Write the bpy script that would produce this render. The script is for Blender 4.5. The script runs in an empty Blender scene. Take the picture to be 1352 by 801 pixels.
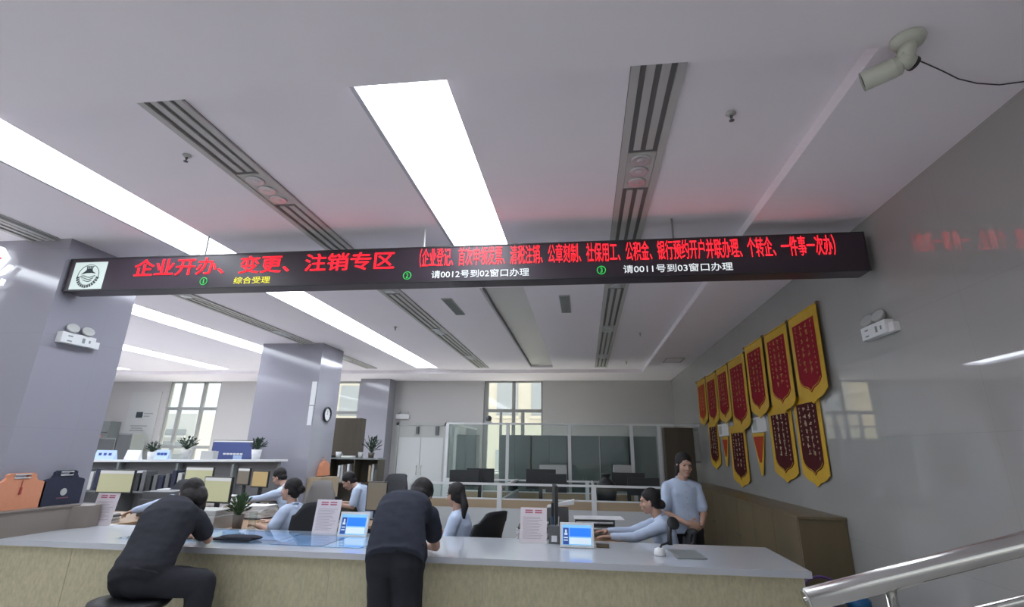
import bpy, bmesh, math, random
from mathutils import Vector, Matrix, noise
random.seed(7)
sc = bpy.context.scene
COL = sc.collection
R = math.radians

# ------------------------------------------------------------------ camera (1352x801 frame)
CZ = 1.65                                   # eye height
F, PX, PY = 678.0, 684.0, 373.0             # focal length and principal point in pixels
RW = Matrix(((0.99239187, -0.02523958, -0.12050451),
             (0.12236902, 0.31009421, 0.94279765),
             (0.01357194, -0.95037074, 0.31082352)))
cd = bpy.data.cameras.new('camera'); cam = bpy.data.objects.new('camera', cd); COL.objects.link(cam)
cd.sensor_width = 36; cd.lens = 36 * F / 1352; cd.clip_start = 0.05; cd.clip_end = 300
cd.shift_x = -(PX - 676) / 1352; cd.shift_y = (PY - 400.5) / 1352
ax, ay, az = RW @ Vector((1, 0, 0)), RW @ Vector((0, -1, 0)), RW @ Vector((0, 0, -1))
m = Matrix((ax, ay, az)).transposed().to_4x4(); m.translation = (0, 0, CZ); cam.matrix_world = m
sc.camera = cam

# ------------------------------------------------------------------ world, sun, exposure
w = bpy.data.worlds.new('world'); sc.world = w; w.use_nodes = True
bg = w.node_tree.nodes['Background']; bg.inputs[0].default_value = (0.86, 0.93, 1.0, 1); bg.inputs[1].default_value = 0.36
sl = bpy.data.lights.new('sun', 'SUN'); sl.energy = 13.0; sl.angle = R(2); sl.color = (1, .96, .88)
so = bpy.data.objects.new('sun', sl); COL.objects.link(so); so.rotation_euler = Vector((.30, -.62, -.80)).to_track_quat('-Z', 'Y').to_euler()
vs = sc.view_settings; vs.view_transform = 'Standard'; vs.look = 'None'; vs.exposure = 1.85; vs.gamma = 1; vs.use_curve_mapping = False
PANEL_EMIT = 3.1

def ray(px, py): return RW @ Vector((px - PX, py - PY, F))
def AY(px, py, y): r = ray(px, py); return r * (y / r.y) + Vector((0, 0, CZ))
def AX(px, py, x): r = ray(px, py); return r * (x / r.x) + Vector((0, 0, CZ))
def AZ(px, py, z): r = ray(px, py); return r * ((z - CZ) / r.z) + Vector((0, 0, CZ))

# ------------------------------------------------------------------ materials
def mat(name, col, rough=.5, metal=0, spec=.5, var=0, vscale=8, vstretch=(1, 1, 1), emit=0, alpha=1, bump=0):
    M = bpy.data.materials.new(name); M.use_nodes = True; nt = M.node_tree; b = nt.nodes['Principled BSDF']
    c = (*col, 1)
    b.inputs['Base Color'].default_value = c; b.inputs['Roughness'].default_value = rough
    b.inputs['Metallic'].default_value = metal; b.inputs['Specular IOR Level'].default_value = spec
    if emit:
        b.inputs['Emission Color'].default_value = c; b.inputs['Emission Strength'].default_value = emit
        b.inputs['Base Color'].default_value = (*[x * .4 for x in col], 1)
    if alpha < 1: b.inputs['Alpha'].default_value = alpha
    if var or bump:
        tc = nt.nodes.new('ShaderNodeTexCoord'); mp = nt.nodes.new('ShaderNodeMapping'); n = nt.nodes.new('ShaderNodeTexNoise')
        mp.inputs['Scale'].default_value = vstretch; n.inputs['Scale'].default_value = vscale; n.inputs['Detail'].default_value = 5
        nt.links.new(tc.outputs['Object'], mp.inputs[0]); nt.links.new(mp.outputs[0], n.inputs['Vector'])
        if var:
            mx = nt.nodes.new('ShaderNodeMix'); mx.data_type = 'RGBA'
            mx.inputs[6].default_value = (*[max(0, x * (1 - var)) for x in col], 1); mx.inputs[7].default_value = (*[min(1, x * (1 + var)) for x in col], 1)
            nt.links.new(n.outputs['Fac'], mx.inputs[0]); nt.links.new(mx.outputs[2], b.inputs['Base Color'])
        if bump:
            bp = nt.nodes.new('ShaderNodeBump'); bp.inputs['Strength'].default_value = bump
            nt.links.new(n.outputs['Fac'], bp.inputs['Height']); nt.links.new(bp.outputs[0], b.inputs['Normal'])
    return M

def tile_mat(name, col, rough, spec, w_, h_, axis):
    """large polished stone tiles with thin joints; axis = the wall's horizontal direction"""
    M = mat(name, col, rough, 0, spec); nt = M.node_tree; b = nt.nodes['Principled BSDF']
    tc = nt.nodes.new('ShaderNodeTexCoord'); sp = nt.nodes.new('ShaderNodeSeparateXYZ'); cb = nt.nodes.new('ShaderNodeCombineXYZ')
    br = nt.nodes.new('ShaderNodeTexBrick'); n = nt.nodes.new('ShaderNodeTexNoise'); mx = nt.nodes.new('ShaderNodeMix'); mx.data_type = 'RGBA'; mx.blend_type = 'MULTIPLY'
    nt.links.new(tc.outputs['Object'], sp.inputs[0])
    nt.links.new(sp.outputs[axis], cb.inputs[0]); nt.links.new(sp.outputs[2], cb.inputs[1]); nt.links.new(cb.outputs[0], br.inputs['Vector'])
    br.offset = 0; br.inputs['Scale'].default_value = 1; br.inputs['Brick Width'].default_value = w_; br.inputs['Row Height'].default_value = h_
    br.inputs['Mortar Size'].default_value = .003; br.inputs['Color1'].default_value = (*col, 1); br.inputs['Color2'].default_value = (*[c * .985 for c in col], 1)
    br.inputs['Mortar'].default_value = (*[c * .92 for c in col], 1)
    nt.links.new(tc.outputs['Object'], n.inputs['Vector']); n.inputs['Scale'].default_value = 1.6; n.inputs['Detail'].default_value = 6
    rp = nt.nodes.new('ShaderNodeValToRGB'); rp.color_ramp.elements[0].color = (.93, .93, .93, 1); rp.color_ramp.elements[1].color = (1, 1, 1, 1)
    nt.links.new(n.outputs['Fac'], rp.inputs[0]); mx.inputs[0].default_value = 1
    nt.links.new(br.outputs['Color'], mx.inputs[6]); nt.links.new(rp.outputs[0], mx.inputs[7]); nt.links.new(mx.outputs[2], b.inputs['Base Color'])
    return M

def glass_mat(name, tint, refl=.9, rough=.02):
    M = bpy.data.materials.new(name); M.use_nodes = True; nt = M.node_tree; nt.nodes.remove(nt.nodes['Principled BSDF'])
    o = nt.nodes['Material Output']; t = nt.nodes.new('ShaderNodeBsdfTransparent'); g = nt.nodes.new('ShaderNodeBsdfGlossy'); fr = nt.nodes.new('ShaderNodeFresnel'); mx = nt.nodes.new('ShaderNodeMixShader')
    t.inputs[0].default_value = (*tint, 1); g.inputs[0].default_value = (refl,) * 3 + (1,); g.inputs['Roughness'].default_value = rough; fr.inputs[0].default_value = 1.5
    ge = nt.nodes.new('ShaderNodeNewGeometry'); su = nt.nodes.new('ShaderNodeMath'); su.operation = 'SUBTRACT'; su.inputs[0].default_value = 1; mu = nt.nodes.new('ShaderNodeMath'); mu.operation = 'MULTIPLY'
    nt.links.new(ge.outputs['Backfacing'], su.inputs[1]); nt.links.new(fr.outputs[0], mu.inputs[0]); nt.links.new(su.outputs[0], mu.inputs[1])   # reflect once, at the outer face of the thin pane
    nt.links.new(mu.outputs[0], mx.inputs[0]); nt.links.new(t.outputs[0], mx.inputs[1]); nt.links.new(g.outputs[0], mx.inputs[2]); nt.links.new(mx.outputs[0], o.inputs[0])
    return M

CEIL = mat('ceiling_paint', (.89, .845, .90), .75, 0, .3, .02, 2)
WALLR = tile_mat('polished_wall_tile', (.365, .36, .35), .018, .66, 1.2, .9, 1)
WALLB = mat('back_wall_paint', (.49, .48, .485), .35, 0, .4, .02, 1)
PILLAR = tile_mat('pillar_stone', (.325, .32, .37), .10, .5, 1.0, .9, 1)
FLOOR = tile_mat('floor_tile', (.74, .73, .71), .2, .5, .8, .8, 1)
TOPW = mat("white_stone_top", (.50, .52, .56), .09, 0, .55, .03, 3)
BEIGE = mat('beige_laminate', (.47, .43, .29), .5, 0, .3, .30, 45, (1, 1, .5))
SEAM = mat('pale_seam', (.55, .52, .42), .5)
LIGHTP = mat('light_panel_diffuser', (.86, .92, 1.0), .5, emit=PANEL_EMIT)
OFFP = mat('unlit_diffuser', (.62, .61, .60), .4)
LIP = mat('panel_lip', (.50, .51, .56), .5)
DARK = mat('slot_dark_grey', (.15, .145, .145), .6)
SLAT = mat('vent_slat_grey', (.50, .49, .48), .5)
CHROME = mat('chrome', (.50, .50, .48), .2, 1)
ALU = mat('satin_aluminium', (.62, .64, .66), .35, .6)
BLACK = mat('black_plastic', (.025, .027, .03), .45)
SIGNB = mat('sign_face_dark', (.045, .032, .045), .35, 0, .4)
LEDR = mat('led_red', (1, .014, .026), .5, emit=.62)
LEDG = mat('led_green', (.04, .75, .13), .5, emit=.22)
LEDY = mat('led_yellow', (.95, .9, .05), .5, emit=.24)
LEDW = mat('led_white', (.85, .92, .95), .5, emit=.24)
LOGOW = mat('logo_white_backlit', (.75, .88, .86), .5, emit=.18)
INK = mat('logo_ink', (.03, .05, .06), .6)
WHITE = mat('white_plastic', (.72, .73, .74), .4)
CREAM = mat('cream_plastic', (.66, .68, .58), .4, 0, .4, .05, 30)
PAPER = mat('paper', (.74, .75, .77), .8)
PINKP = mat('pinkish_paper', (.74, .68, .71), .35, 0, .5)
REDINK = mat('red_print', (.50, .13, .20), .7)
GREYINK = mat('grey_print', (.42, .36, .40), .7)
GOLD = mat('yellow_satin_border', (.62, .38, .035), .55, 0, .3, .12, 14)
REDV = mat('red_velvet', (.27, .018, .03), .8, 0, .1, .15, 20)
ORV = mat('orange_red_velvet', (.42, .06, .03), .8, 0, .1, .15, 20)
MAROON = mat('maroon_velvet', (.075, .016, .018), .8, 0, .1, .15, 20)
GOLDT = mat('gold_thread', (.50, .24, .06), .6)
PALET = mat('pale_thread', (.55, .45, .30), .6)
WOODC = mat('brown_wood_cabinet', (.15, .115, .065), .38, 0, .4, .18, 5, (1, 1, .12))
WOODD = mat('dark_brown_wood', (.085, .072, .055), .45, 0, .3, .2, 6, (1, 1, .1))
WOODT = mat('desk_wood', (.32, .20, .11), .4, 0, .4, .15, 6, (.2, 1, 1))
WOODP = mat('pale_wood_band', (.42, .32, .21), .45, 0, .4, .1, 8, (.1, 1, 1))
WOODG = mat('grey_brown_wood', (.22, .19, .165), .4, 0, .4, .15, 5, (1, .15, 1))
PWHITE = mat('partition_white_panel', (.58, .60, .61), .5)
GREYF = mat('grey_cabinet_paint', (.23, .25, .25), .45)
GREYL = mat('light_grey_plastic', (.45, .46, .45), .45)
GREYD = mat('dark_grey_plastic', (.11, .115, .12), .5)
GLASS = glass_mat('clear_glass', (.88, .92, .91), .45)
GLASSW = glass_mat('window_glass', (.97, .99, .98), .6)
GLASSC = glass_mat('counter_glass', (.86, .92, .97), .95)
SKIN = mat('skin', (.50, .31, .235), .5, 0, .35, .05, 20)
LIPSM = mat('lips', (.40, .16, .14), .5)
HAIR = mat('black_hair', (.022, .020, .021), .62, 0, .25, .3, 60)
BLACKT = mat('black_shirt_cloth', (.038, .040, .050), .9, 0, .15, .12, 30)
NAVYT = mat('navy_black_shirt_cloth', (.038, .043, .060), .9, 0, .15, .12, 30)
BLACKP = mat('black_trouser_cloth', (.030, .031, .038), .9, 0, .15, .1, 30)
BLUES = mat('pale_blue_shirt_cloth', (.52, .61, .78), .85, 0, .2, .05, 12)
MESHB = mat('black_chair_mesh', (.028, .03, .035), .8)
MESHG = mat('grey_chair_mesh', (.17, .16, .155), .8)
ORANGE = mat('orange_felt', (.62, .27, .16), .85, 0, .2, .08, 40)
NAVYB = mat('navy_felt', (.035, .04, .065), .85, 0, .2, .1, 40)
LEAF = mat('leaf_green', (.05, .10, .045), .55, 0, .3, .3, 12)
LEAFD = mat('dark_leaf', (.035, .06, .04), .6, 0, .3, .3, 12)
CLAY = mat('clay_pot', (.12, .10, .085), .6)
SCRY = mat('screen_pale_yellow', (.66, .66, .42), .4, emit=.12)
SCRB = mat('screen_white_bar', (.80, .82, .84), .4, emit=.13)
SCRO = mat('screen_orange', (.62, .46, .22), .4, emit=.12)
SCRG = mat('screen_olive_grey', (.26, .23, .18), .4, emit=.1)
SCRN = mat('screen_navy', (.05, .07, .20), .4, emit=.25)
TABB = mat('tablet_blue', (.02, .20, .95), .4, emit=.25)
TABL = mat('tablet_light_blue', (.24, .60, 1.0), .4, emit=.2)
TABW = mat('tablet_white', (.70, .85, .98), .4, emit=.2)
TABD = mat('tablet_dark_blue', (.03, .07, .32), .4, emit=.2)
BLUEDOC = mat('blue_document', (.27, .38, .55), .5, 0, .4, .25, 3)
PALEDOC = mat('pale_document', (.55, .68, .80), .5)
NAME = mat('blue_nameplate', (.42, .55, .76), .4)
PURPLE = mat('purple_plastic', (.11, .06, .20), .4)
BLUEP = mat('blue_plastic', (.02, .13, .30), .35)
FACADE = mat('outside_facade', (.62, .62, .60), .8)
FACW = mat('outside_window_grey', (.34, .36, .37), .5)
BEIGEF = mat('outside_cream_facade', (.58, .54, .45), .8)

# ------------------------------------------------------------------ mesh helpers
class MB:
    def __init__(s): s.bm = bmesh.new()
    def box(s, a, b, bev=0, rz=0, M=None):
        a, b = Vector(a), Vector(b); c = (a + b) / 2; d = b - a
        r = bmesh.ops.create_cube(s.bm, size=1); vs = r['verts']
        T = Matrix.Translation(c) @ Matrix.Rotation(rz, 4, 'Z') @ Matrix.Diagonal((abs(d.x), abs(d.y), abs(d.z), 1))
        if M: T = M @ T
        bmesh.ops.transform(s.bm, matrix=T, verts=vs)
        if bev:
            es = list({e for v in vs for e in v.link_edges})
            bmesh.ops.bevel(s.bm, geom=es, offset=bev, segments=2, affect='EDGES', profile=.7)
        return s
    def tube(s, pts, r, n=10, caps=True):
        pts = [Vector(p) for p in pts]; rs = r if isinstance(r, (list, tuple)) else [r] * len(pts); rings = []
        for i, p in enumerate(pts):
            t = (pts[min(i + 1, len(pts) - 1)] - pts[max(i - 1, 0)]).normalized()
            u = t.cross(Vector((0, 0, 1)));
            if u.length < .01: u = Vector((1, 0, 0))
            u.normalize(); v = t.cross(u)
            rings.append([s.bm.verts.new(p + (u * math.cos(k * math.tau / n) + v * math.sin(k * math.tau / n)) * rs[i]) for k in range(n)])
        for a, b in zip(rings, rings[1:]):
            for k in range(n): s.bm.faces.new((a[k], a[(k + 1) % n], b[(k + 1) % n], b[k]))
        if caps: s.bm.faces.new(rings[0][::-1]); s.bm.faces.new(rings[-1])
        return s
    def lathe(s, prof, c, n=20, M=None):
        c = Vector(c); rings = []
        for r, z in prof:
            rings.append([s.bm.verts.new((M @ Vector((r * math.cos(k * math.tau / n), r * math.sin(k * math.tau / n), z)) if M else Vector((r * math.cos(k * math.tau / n), r * math.sin(k * math.tau / n), z))) + c) for k in range(n)])
        for a, b in zip(rings, rings[1:]):
            for k in range(n): s.bm.faces.new((a[k], a[(k + 1) % n], b[(k + 1) % n], b[k]))
        s.bm.faces.new(rings[0][::-1]); s.bm.faces.new(rings[-1]); return s
    def prism(s, pts, d):
        """closed outline pts (3D) extruded by vector d"""
        d = Vector(d); a = [s.bm.verts.new(p) for p in pts]; b = [s.bm.verts.new(Vector(p) + d) for p in pts]; n = len(a)
        s.bm.faces.new(a[::-1]); s.bm.faces.new(b)
        for k in range(n): s.bm.faces.new((a[k], a[(k + 1) % n], b[(k + 1) % n], b[k]))
        return s
    def ell(s, c, rad, M=None, u=20, v=12):
        r = bmesh.ops.create_uvsphere(s.bm, u_segments=u, v_segments=v, radius=1)
        T = Matrix.Diagonal((*rad, 1))
        if M: T = M.to_4x4() @ T
        bmesh.ops.transform(s.bm, matrix=Matrix.Translation(Vector(c)) @ T, verts=r['verts']); return s
    def cap(s, a, b, ra, rb, n=16):
        a, b = Vector(a), Vector(b)
        s.tube([a, a.lerp(b, .5), b], [ra, (ra + rb) / 2, rb], n); s.ell(a, (ra,) * 3, None, 14, 8); s.ell(b, (rb,) * 3, None, 14, 8); return s
    def build(s, name, mt, parent=None, smooth=False, loc=None):
        bmesh.ops.recalc_face_normals(s.bm, faces=s.bm.faces[:])
        me = bpy.data.meshes.new(name); s.bm.to_mesh(me); s.bm.free()
        if mt: me.materials.append(mt)
        if smooth:
            for p in me.polygons: p.use_smooth = True
        o = bpy.data.objects.new(name, me); COL.objects.link(o)
        if parent: o.parent = parent; o.matrix_parent_inverse = Matrix.Translation(-WLOC(parent))
        return o

def WLOC(o):
    l = Vector(o.location)
    return l                                   # things stand unrotated when their parts are attached

def rebase(o, loc):
    """put the origin of an unparented mesh at loc, its base"""
    loc = Vector(loc); o.data.transform(Matrix.Translation(-loc)); o.location = loc; return o

def tag(o, label=None, cat=None, group=None, kind=None):
    if label: o['label'] = label
    if cat: o['category'] = cat
    if group: o['group'] = group
    if kind: o['kind'] = kind
    return o

def empty(name, loc, label=None, cat=None, group=None):
    o = bpy.data.objects.new(name, None); COL.objects.link(o); o.location = loc; o.empty_display_size = .1
    return tag(o, label, cat, group)

def part(name, mb, mt, parent, smooth=False):
    """parts are built in world coordinates and parented to a thing whose empty stands at its base"""
    bmesh.ops.recalc_face_normals(mb.bm, faces=mb.bm.faces[:])
    off = Vector((0, 0, 0)); p = parent
    while p: off += p.location; p = p.parent
    bmesh.ops.translate(mb.bm, verts=mb.bm.verts[:], vec=-off)
    me = bpy.data.meshes.new(name); mb.bm.to_mesh(me); mb.bm.free(); me.materials.append(mt)
    if smooth:
        for q in me.polygons: q.use_smooth = True
    o = bpy.data.objects.new(name, me); COL.objects.link(o); o.parent = parent
    return o

def struct(name, mb, mt, parent=None):
    o = part(name, mb, mt, parent)
    if not parent: o['kind'] = 'structure'
    return o

def copy_tree(o, parent=None):
    c = o.copy(); COL.objects.link(c); c.parent = parent
    for ch in list(o.children): copy_tree(ch, c)
    return c

def text_part(body, mt, parent, name, x0, x1, z0, z1, y, depth=.004, bold=.0, cuts=()):
    """lettering fitted into a rectangle, standing just in front of a face; cuts = letter counts at which a new phrase begins"""
    cu = bpy.data.curves.new(name, 'FONT'); cu.body = body; cu.size = 1; cu.resolution_u = 3
    t = bpy.data.objects.new(name, cu); COL.objects.link(t)
    dg = bpy.context.evaluated_depsgraph_get(); dg.update()
    me = bpy.data.meshes.new_from_object(t.evaluated_get(dg)); bpy.data.objects.remove(t)
    xs = [v.co.x for v in me.vertices]; ys = [v.co.y for v in me.vertices]
    ax_, bx_, ay_, by_ = min(xs), max(xs), min(ys), max(ys); adv = 1.0 if len(body) < 2 else None
    n = len(body); out = []; lim = [-1e9] + [k * (bx_ / n if cuts else 1) for k in cuts] + [1e9]
    for lo, hi in zip(lim, lim[1:]):
        bm = bmesh.new(); bm.from_mesh(me)
        bmesh.ops.delete(bm, geom=[f for f in bm.faces if not lo <= f.calc_center_median().x < hi], context='FACES')
        if bold:                                   # heavier strokes: the same letters struck again a hair to each side
            d = bmesh.ops.duplicate(bm, geom=bm.verts[:] + bm.edges[:] + bm.faces[:])
            dv = [g for g in d['geom'] if isinstance(g, bmesh.types.BMVert)]; dset = set(dv)
            for v in bm.verts: v.co.x += bold if v in dset else -bold
            for v in dv: v.co.y += bold
        r = bmesh.ops.extrude_face_region(bm, geom=bm.faces[:]); top = {v for v in r['geom'] if isinstance(v, bmesh.types.BMVert)}
        for v in bm.verts:
            u = (v.co.x - ax_) / (bx_ - ax_); k = (v.co.y - ay_) / (by_ - ay_)
            v.co = Vector((x0 + (x1 - x0) * u, y - (depth if v in top else 0), z0 + (z1 - z0) * k))
        mb = MB(); mb.bm.free(); mb.bm = bm
        out.append(part(name, mb, mt, parent))
    return out

# ================================================================== THE SETTING
CH, CL = 3.71, 3.625            # raised and lowered ceiling
XR, YB, XL, YF = 2.5, 15.3, -16.0, -5.0
fl = MB().box((XL, YF, -.1), (XR + .15, YB, 0)); struct('floor', fl, FLOOR)
struct('wall_right', MB().box((XR, YF, 0), (XR + .15, YB + .2, 4.1)), WALLR)
struct('wall_left', MB().box((XL - .2, YF, 0), (XL, YB + .2, 4.1)), WALLB)
# unseen front, opened up behind the camera for fill daylight: beam and piers only
struct('wall_front', MB().box((XL, YF - .2, 3.4), (XR + .15, YF, 4.1)).box((XL, YF - .2, 0), (-14.5, YF, 3.4)).box((2.1, YF - .2, 0), (XR + .15, YF, 3.4)), WALLB)
# back wall with three window openings
W1 = (-13.25, -11.45, 1.05, 3.61); W2 = (-7.75, -6.80, 1.05, 3.60); W3 = (-2.93, -1.18, 1.05, 3.61)
bw = MB(); xs = [XL, W1[0], W1[1], W2[0], W2[1], W3[0], W3[1], XR]
for i in range(0, 8, 2): bw.box((xs[i], YB, 0), (xs[i + 1], YB + .22, 4.1))
for W in (W1, W2, W3): bw.box((W[0], YB, 0), (W[1], YB + .22, W[2])).box((W[0], YB, W[3]), (W[1], YB + .22, 4.1))
struct('wall_back', bw, WALLB)

# ceiling: lowered rim round a raised field that is cut open for the light troughs
PAN = [(-13.45, -12.85), (-10.42, -9.82), (-7.42, -6.82), (-4.42, -3.82), (-1.35, -.75)]
cb = MB()
cb.box((XL, YF, CL), (XR, 2.32, CL + .5))
cb.box((1.54, 2.32, CL), (XR, 13.68, CL + .5))
cb.box((XL, 13.68, CL), (XR, YB, CL + .5))
edge = XL
for a, b in PAN:
    cb.box((edge, 2.32, CH), (a, 13.68, CH + .4)); cb.box((a, 13.3, CH), (b, 13.68, CH + .4)); edge = b
cb.box((edge, 2.32, CH), (1.54, 13.68, CH + .4)); cb.box((XL, 2.32, CH + .4), (XR, 13.68, CH + .5)); cb.box((-1.35, 6.395, CH + .002), (-.75, 6.445, CH + .3))
struct('ceiling', cb, CEIL)
def light_panel(a, b, y0, y1, lit, label):
    t = empty('ceiling_light_panel', ((a + b) / 2, (y0 + y1) / 2, CH + .06), label, 'ceiling light', 'light troughs set into the ceiling')
    part('diffuser', MB().box((a + .045, y0, CH + .055), (b - .002, y1, CH + .075)), LIGHTP if lit else OFFP, t)
    part('side_lip', MB().box((a - .001, y0, CH + .002), (a + .03, y1, CH + .07)), LIP, t)
    part('housing', MB().box((a, y0, CH + .08), (b, y1, CH + .16)), WHITE, t)
    return t
light_panel(-1.35, -.75, 2.33, 6.40, True, 'wide glowing ceiling panel above the middle of the red-lettered sign')
light_panel(-1.35, -.75, 6.44, 13.28, False, 'unlit ceiling panel strip behind the sign, between the two grey grilles')
light_panel(-4.42, -3.82, 2.33, 13.28, True, 'long glowing ceiling strip that passes behind the left part of the sign')
light_panel(-7.42, -6.82, 2.33, 13.28, True, 'glowing ceiling strip seen between the left pillar and the clock pillar')
light_panel(-10.42, -9.82, 2.33, 13.28, True, 'thin distant glowing ceiling strip just above the left window')
light_panel(-13.45, -12.85, 2.33, 13.28, True, 'outermost glowing ceiling strip over the far left of the hall')

def vent(xc, label, w=.31):
    t = empty('linear_air_vent', (xc, 7.8, CH), label, 'air vent', 'slotted ceiling vents with lamps')
    x0, x1 = xc - w / 2, xc + w / 2
    part('backing', MB().box((x0, 2.34, CH - .004), (x1, 13.27, CH - .001)), DARK, t)
    cuts = [2.34, 3.26, 3.86, 5.98, 6.58, 8.66, 9.20, 11.40, 11.95, 13.27]
    f = MB()
    for xa, xb in ((x0 + .003, x0 + .052), (x1 - .052, x1 - .003)): f.box((xa, 2.34, CH - .02), (xb, 13.27, CH - .004))
    part('frame', f, SLAT, t)
    for k in range(2):
        xa = x0 + .052 + .036 + k * .085
        s_ = MB()
        for i in range(0, 10, 2): s_.box((xa, cuts[i], CH - .016), (xa + .049, cuts[i + 1], CH - .004))
        part('slat', s_, SLAT, t)
    for i in range(1, 9, 2):
        y0, y1 = cuts[i], cuts[i + 1]
        p = part('lamp_plate', MB().box((x0 + .055, y0 + .04, CH - .014), (x1 - .055, y1 - .04, CH - .005)), SLAT, t)
        for k in range(3):
            yc = (y0 + y1) / 2 + (k - 1) * .165
            d = MB().lathe([(.058, .004), (.070, .004), (.074, .012), (.066, .016), (.055, .014)], (xc, yc, CH - .028), 20)
            d.ell((xc, yc, CH - .020), (.034, .034, .010))
            part('spot_lamp', d, ALU, p, True)
    return t
vent(.465, 'slotted ceiling vent with triple lamps, right of the glowing middle panel')
vent(-2.585, 'slotted ceiling vent with triple lamps, left of the glowing middle panel')
vent(-5.635, 'slotted ceiling vent beyond the sign, near the clock pillar')

for x, y, lab in ((-.228, 7.31, 'small grey ceiling grille nearer the right slotted vent'), (-1.915, 7.33, 'small grey ceiling grille nearer the left slotted vent'), (-5.50, 3.9, 'grey ceiling grille at the left edge above the pillar')):
    t = empty('ceiling_grille', (x, y, CH), lab, 'grille', 'small ceiling grilles')
    g = MB().box((x - .075, y - .46, CH - .012), (x + .075, y + .46, CH - .001)); part('frame', g, GREYL, t)
    g = MB()
    for k in range(9): g.box((x - .062 + k * .0145, y - .44, CH - .018), (x - .054 + k * .0145, y + .44, CH - .011))
    part('louver', g, GREYF, t)
t = empty('access_hatch', (2.03, 11.8, CL), 'thin framed hatch in the low ceiling near the banners', 'ceiling hatch')
part('frame', MB().box((1.83, 11.5, CL - .008), (2.23, 11.54, CL - .001)).box((1.83, 12.1, CL - .008), (2.23, 12.14, CL - .001)).box((1.83, 11.5, CL - .008), (1.85, 12.14, CL - .001)).box((2.21, 11.5, CL - .008), (2.23, 12.14, CL - .001)), SLAT, t)
part('door_panel', MB().box((1.86, 11.55, CL - .005), (2.20, 12.09, CL - .001)), CEIL, t)

for x, y, lab in ((-2.883, 3.011, 'sprinkler head in the ceiling, left of the left slotted vent'), (.977, 2.913, 'sprinkler head in the ceiling, right of the right slotted vent'),
                  (-3.28, 8.574, 'far sprinkler head beside the long glowing strip'), (1.049, 9.336, 'far sprinkler head behind the sign, nearer one right of the vent'), (1.045, 12.517, 'farthest small sprinkler head near the back ceiling edge')):
    t = empty('fire_sprinkler', (x, y, CH), lab, 'sprinkler', 'ceiling sprinklers')
    part('escutcheon', MB().lathe([(.028, 0), (.032, -.006), (.016, -.02), (.010, -.02)], (x, y, CH - .001)), GREYL, t, True)
    part('head', MB().lathe([(.009, -.02), (.009, -.034), (.005, -.038), (.005, -.052), (.016, -.054), (.016, -.057), (.004, -.06)], (x, y, CH), 12), GREYD, t, True)

# ---- pillars
struct('pillar', MB().box((-6.5, 4.38, 0), (-5.3, 5.30, CH + .02)), PILLAR)
struct('pillar', MB().box((-6.63, 9.9, 0), (-5.3, 10.85, CH + .02)), PILLAR)
struct('pillar', MB().box((-6.56, 14.75, 0), (-5.66, YB, CL)), PILLAR)

# ---- windows
def window(n, W, xmull, zmull, extra=()):
    t = empty('window_%d' % n, ((W[0] + W[1]) / 2, YB + .1, W[2])); t['kind'] = 'structure'
    f = MB(); e = .05
    f.box((W[0], YB + .05, W[2]), (W[0] + e, YB + .13, W[3])).box((W[1] - e, YB + .05, W[2]), (W[1], YB + .13, W[3]))
    f.box((W[0], YB + .05, W[2]), (W[1], YB + .13, W[2] + e)).box((W[0], YB + .05, W[3] - .03), (W[1], YB + .13, W[3]))
    for x in xmull: f.box((x - .05, YB + .05, W[2]), (x + .05, YB + .13, W[3]))
    for z in zmull: f.box((W[0], YB + .045, z - .045), (W[1], YB + .135, z + .045))
    for a, b, c, d in extra: f.box((a, YB + .04, c), (b, YB + .14, d))
    part('window_frame', f, mat('window_frame_grey_%d' % n, (.30, .31, .31), .5), t)
    part('pane', MB().box((W[0] + .02, YB + .085, W[2] + .02), (W[1] - .02, YB + .095, W[3] - .02)), GLASSW, t)
    part('sill', MB().box((W[0] - .03, YB - .06, W[2] - .04), (W[1] + .03, YB + .04, W[2]), .006), WHITE, t)
window(1, W1, (-12.80, -12.04), (2.78, 1.62))
window(2, W2, (), (2.68, 1.62))
window(3, W3, (-2.04,), (2.76,), ((-2.45, -2.38, 1.05, 2.76), (-1.82, -1.72, 1.05, 2.76), (-2.9, -2.80, 1.05, 3.6)))
# outside: neighbouring blocks in daylight
def block(x0, x1, y, h, mt, label, nx, nz, z0=-6):
    t = empty('apartment_building', ((x0 + x1) / 2, y, z0), label, 'building', 'buildings seen through the windows')
    part('wall', MB().box((x0, y, z0), (x1, y + 6, h)), mt, t)
    dx = (x1 - x0) / nx; dz = (h - .8) / nz
    for i in range(nx):
        for k in range(nz):
            xa = x0 + dx * (i + .2); za = .3 + dz * k
            wd = part('window', MB().box((xa, y - .06, za), (xa + dx * .6, y + .02, za + dz * .5)), FACW, t)
            part('window_sill', MB().box((xa - .1, y - .2, za - .12), (xa + dx * .6 + .1, y - .06, za)), mt, wd)
block(-30, -20.5, 26, 3.3, FACADE, 'white apartment block outside the left window', 4, 4)
block(-5.4, -1.0, 22, 9, BEIGEF, 'cream building wall close outside the middle window', 3, 3)
block(-13.2, -8.0, 23, 9, BEIGEF, 'cream building wall outside the narrow window beside the clock pillar', 3, 3)
struct('ground_outside', MB().box((-60, YB + .22, -6.2), (40, 80, -6)).box((-60, -60, -.3), (40, YF - .2, -.1)), mat('paving', (.10, .10, .095), .8))

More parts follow.
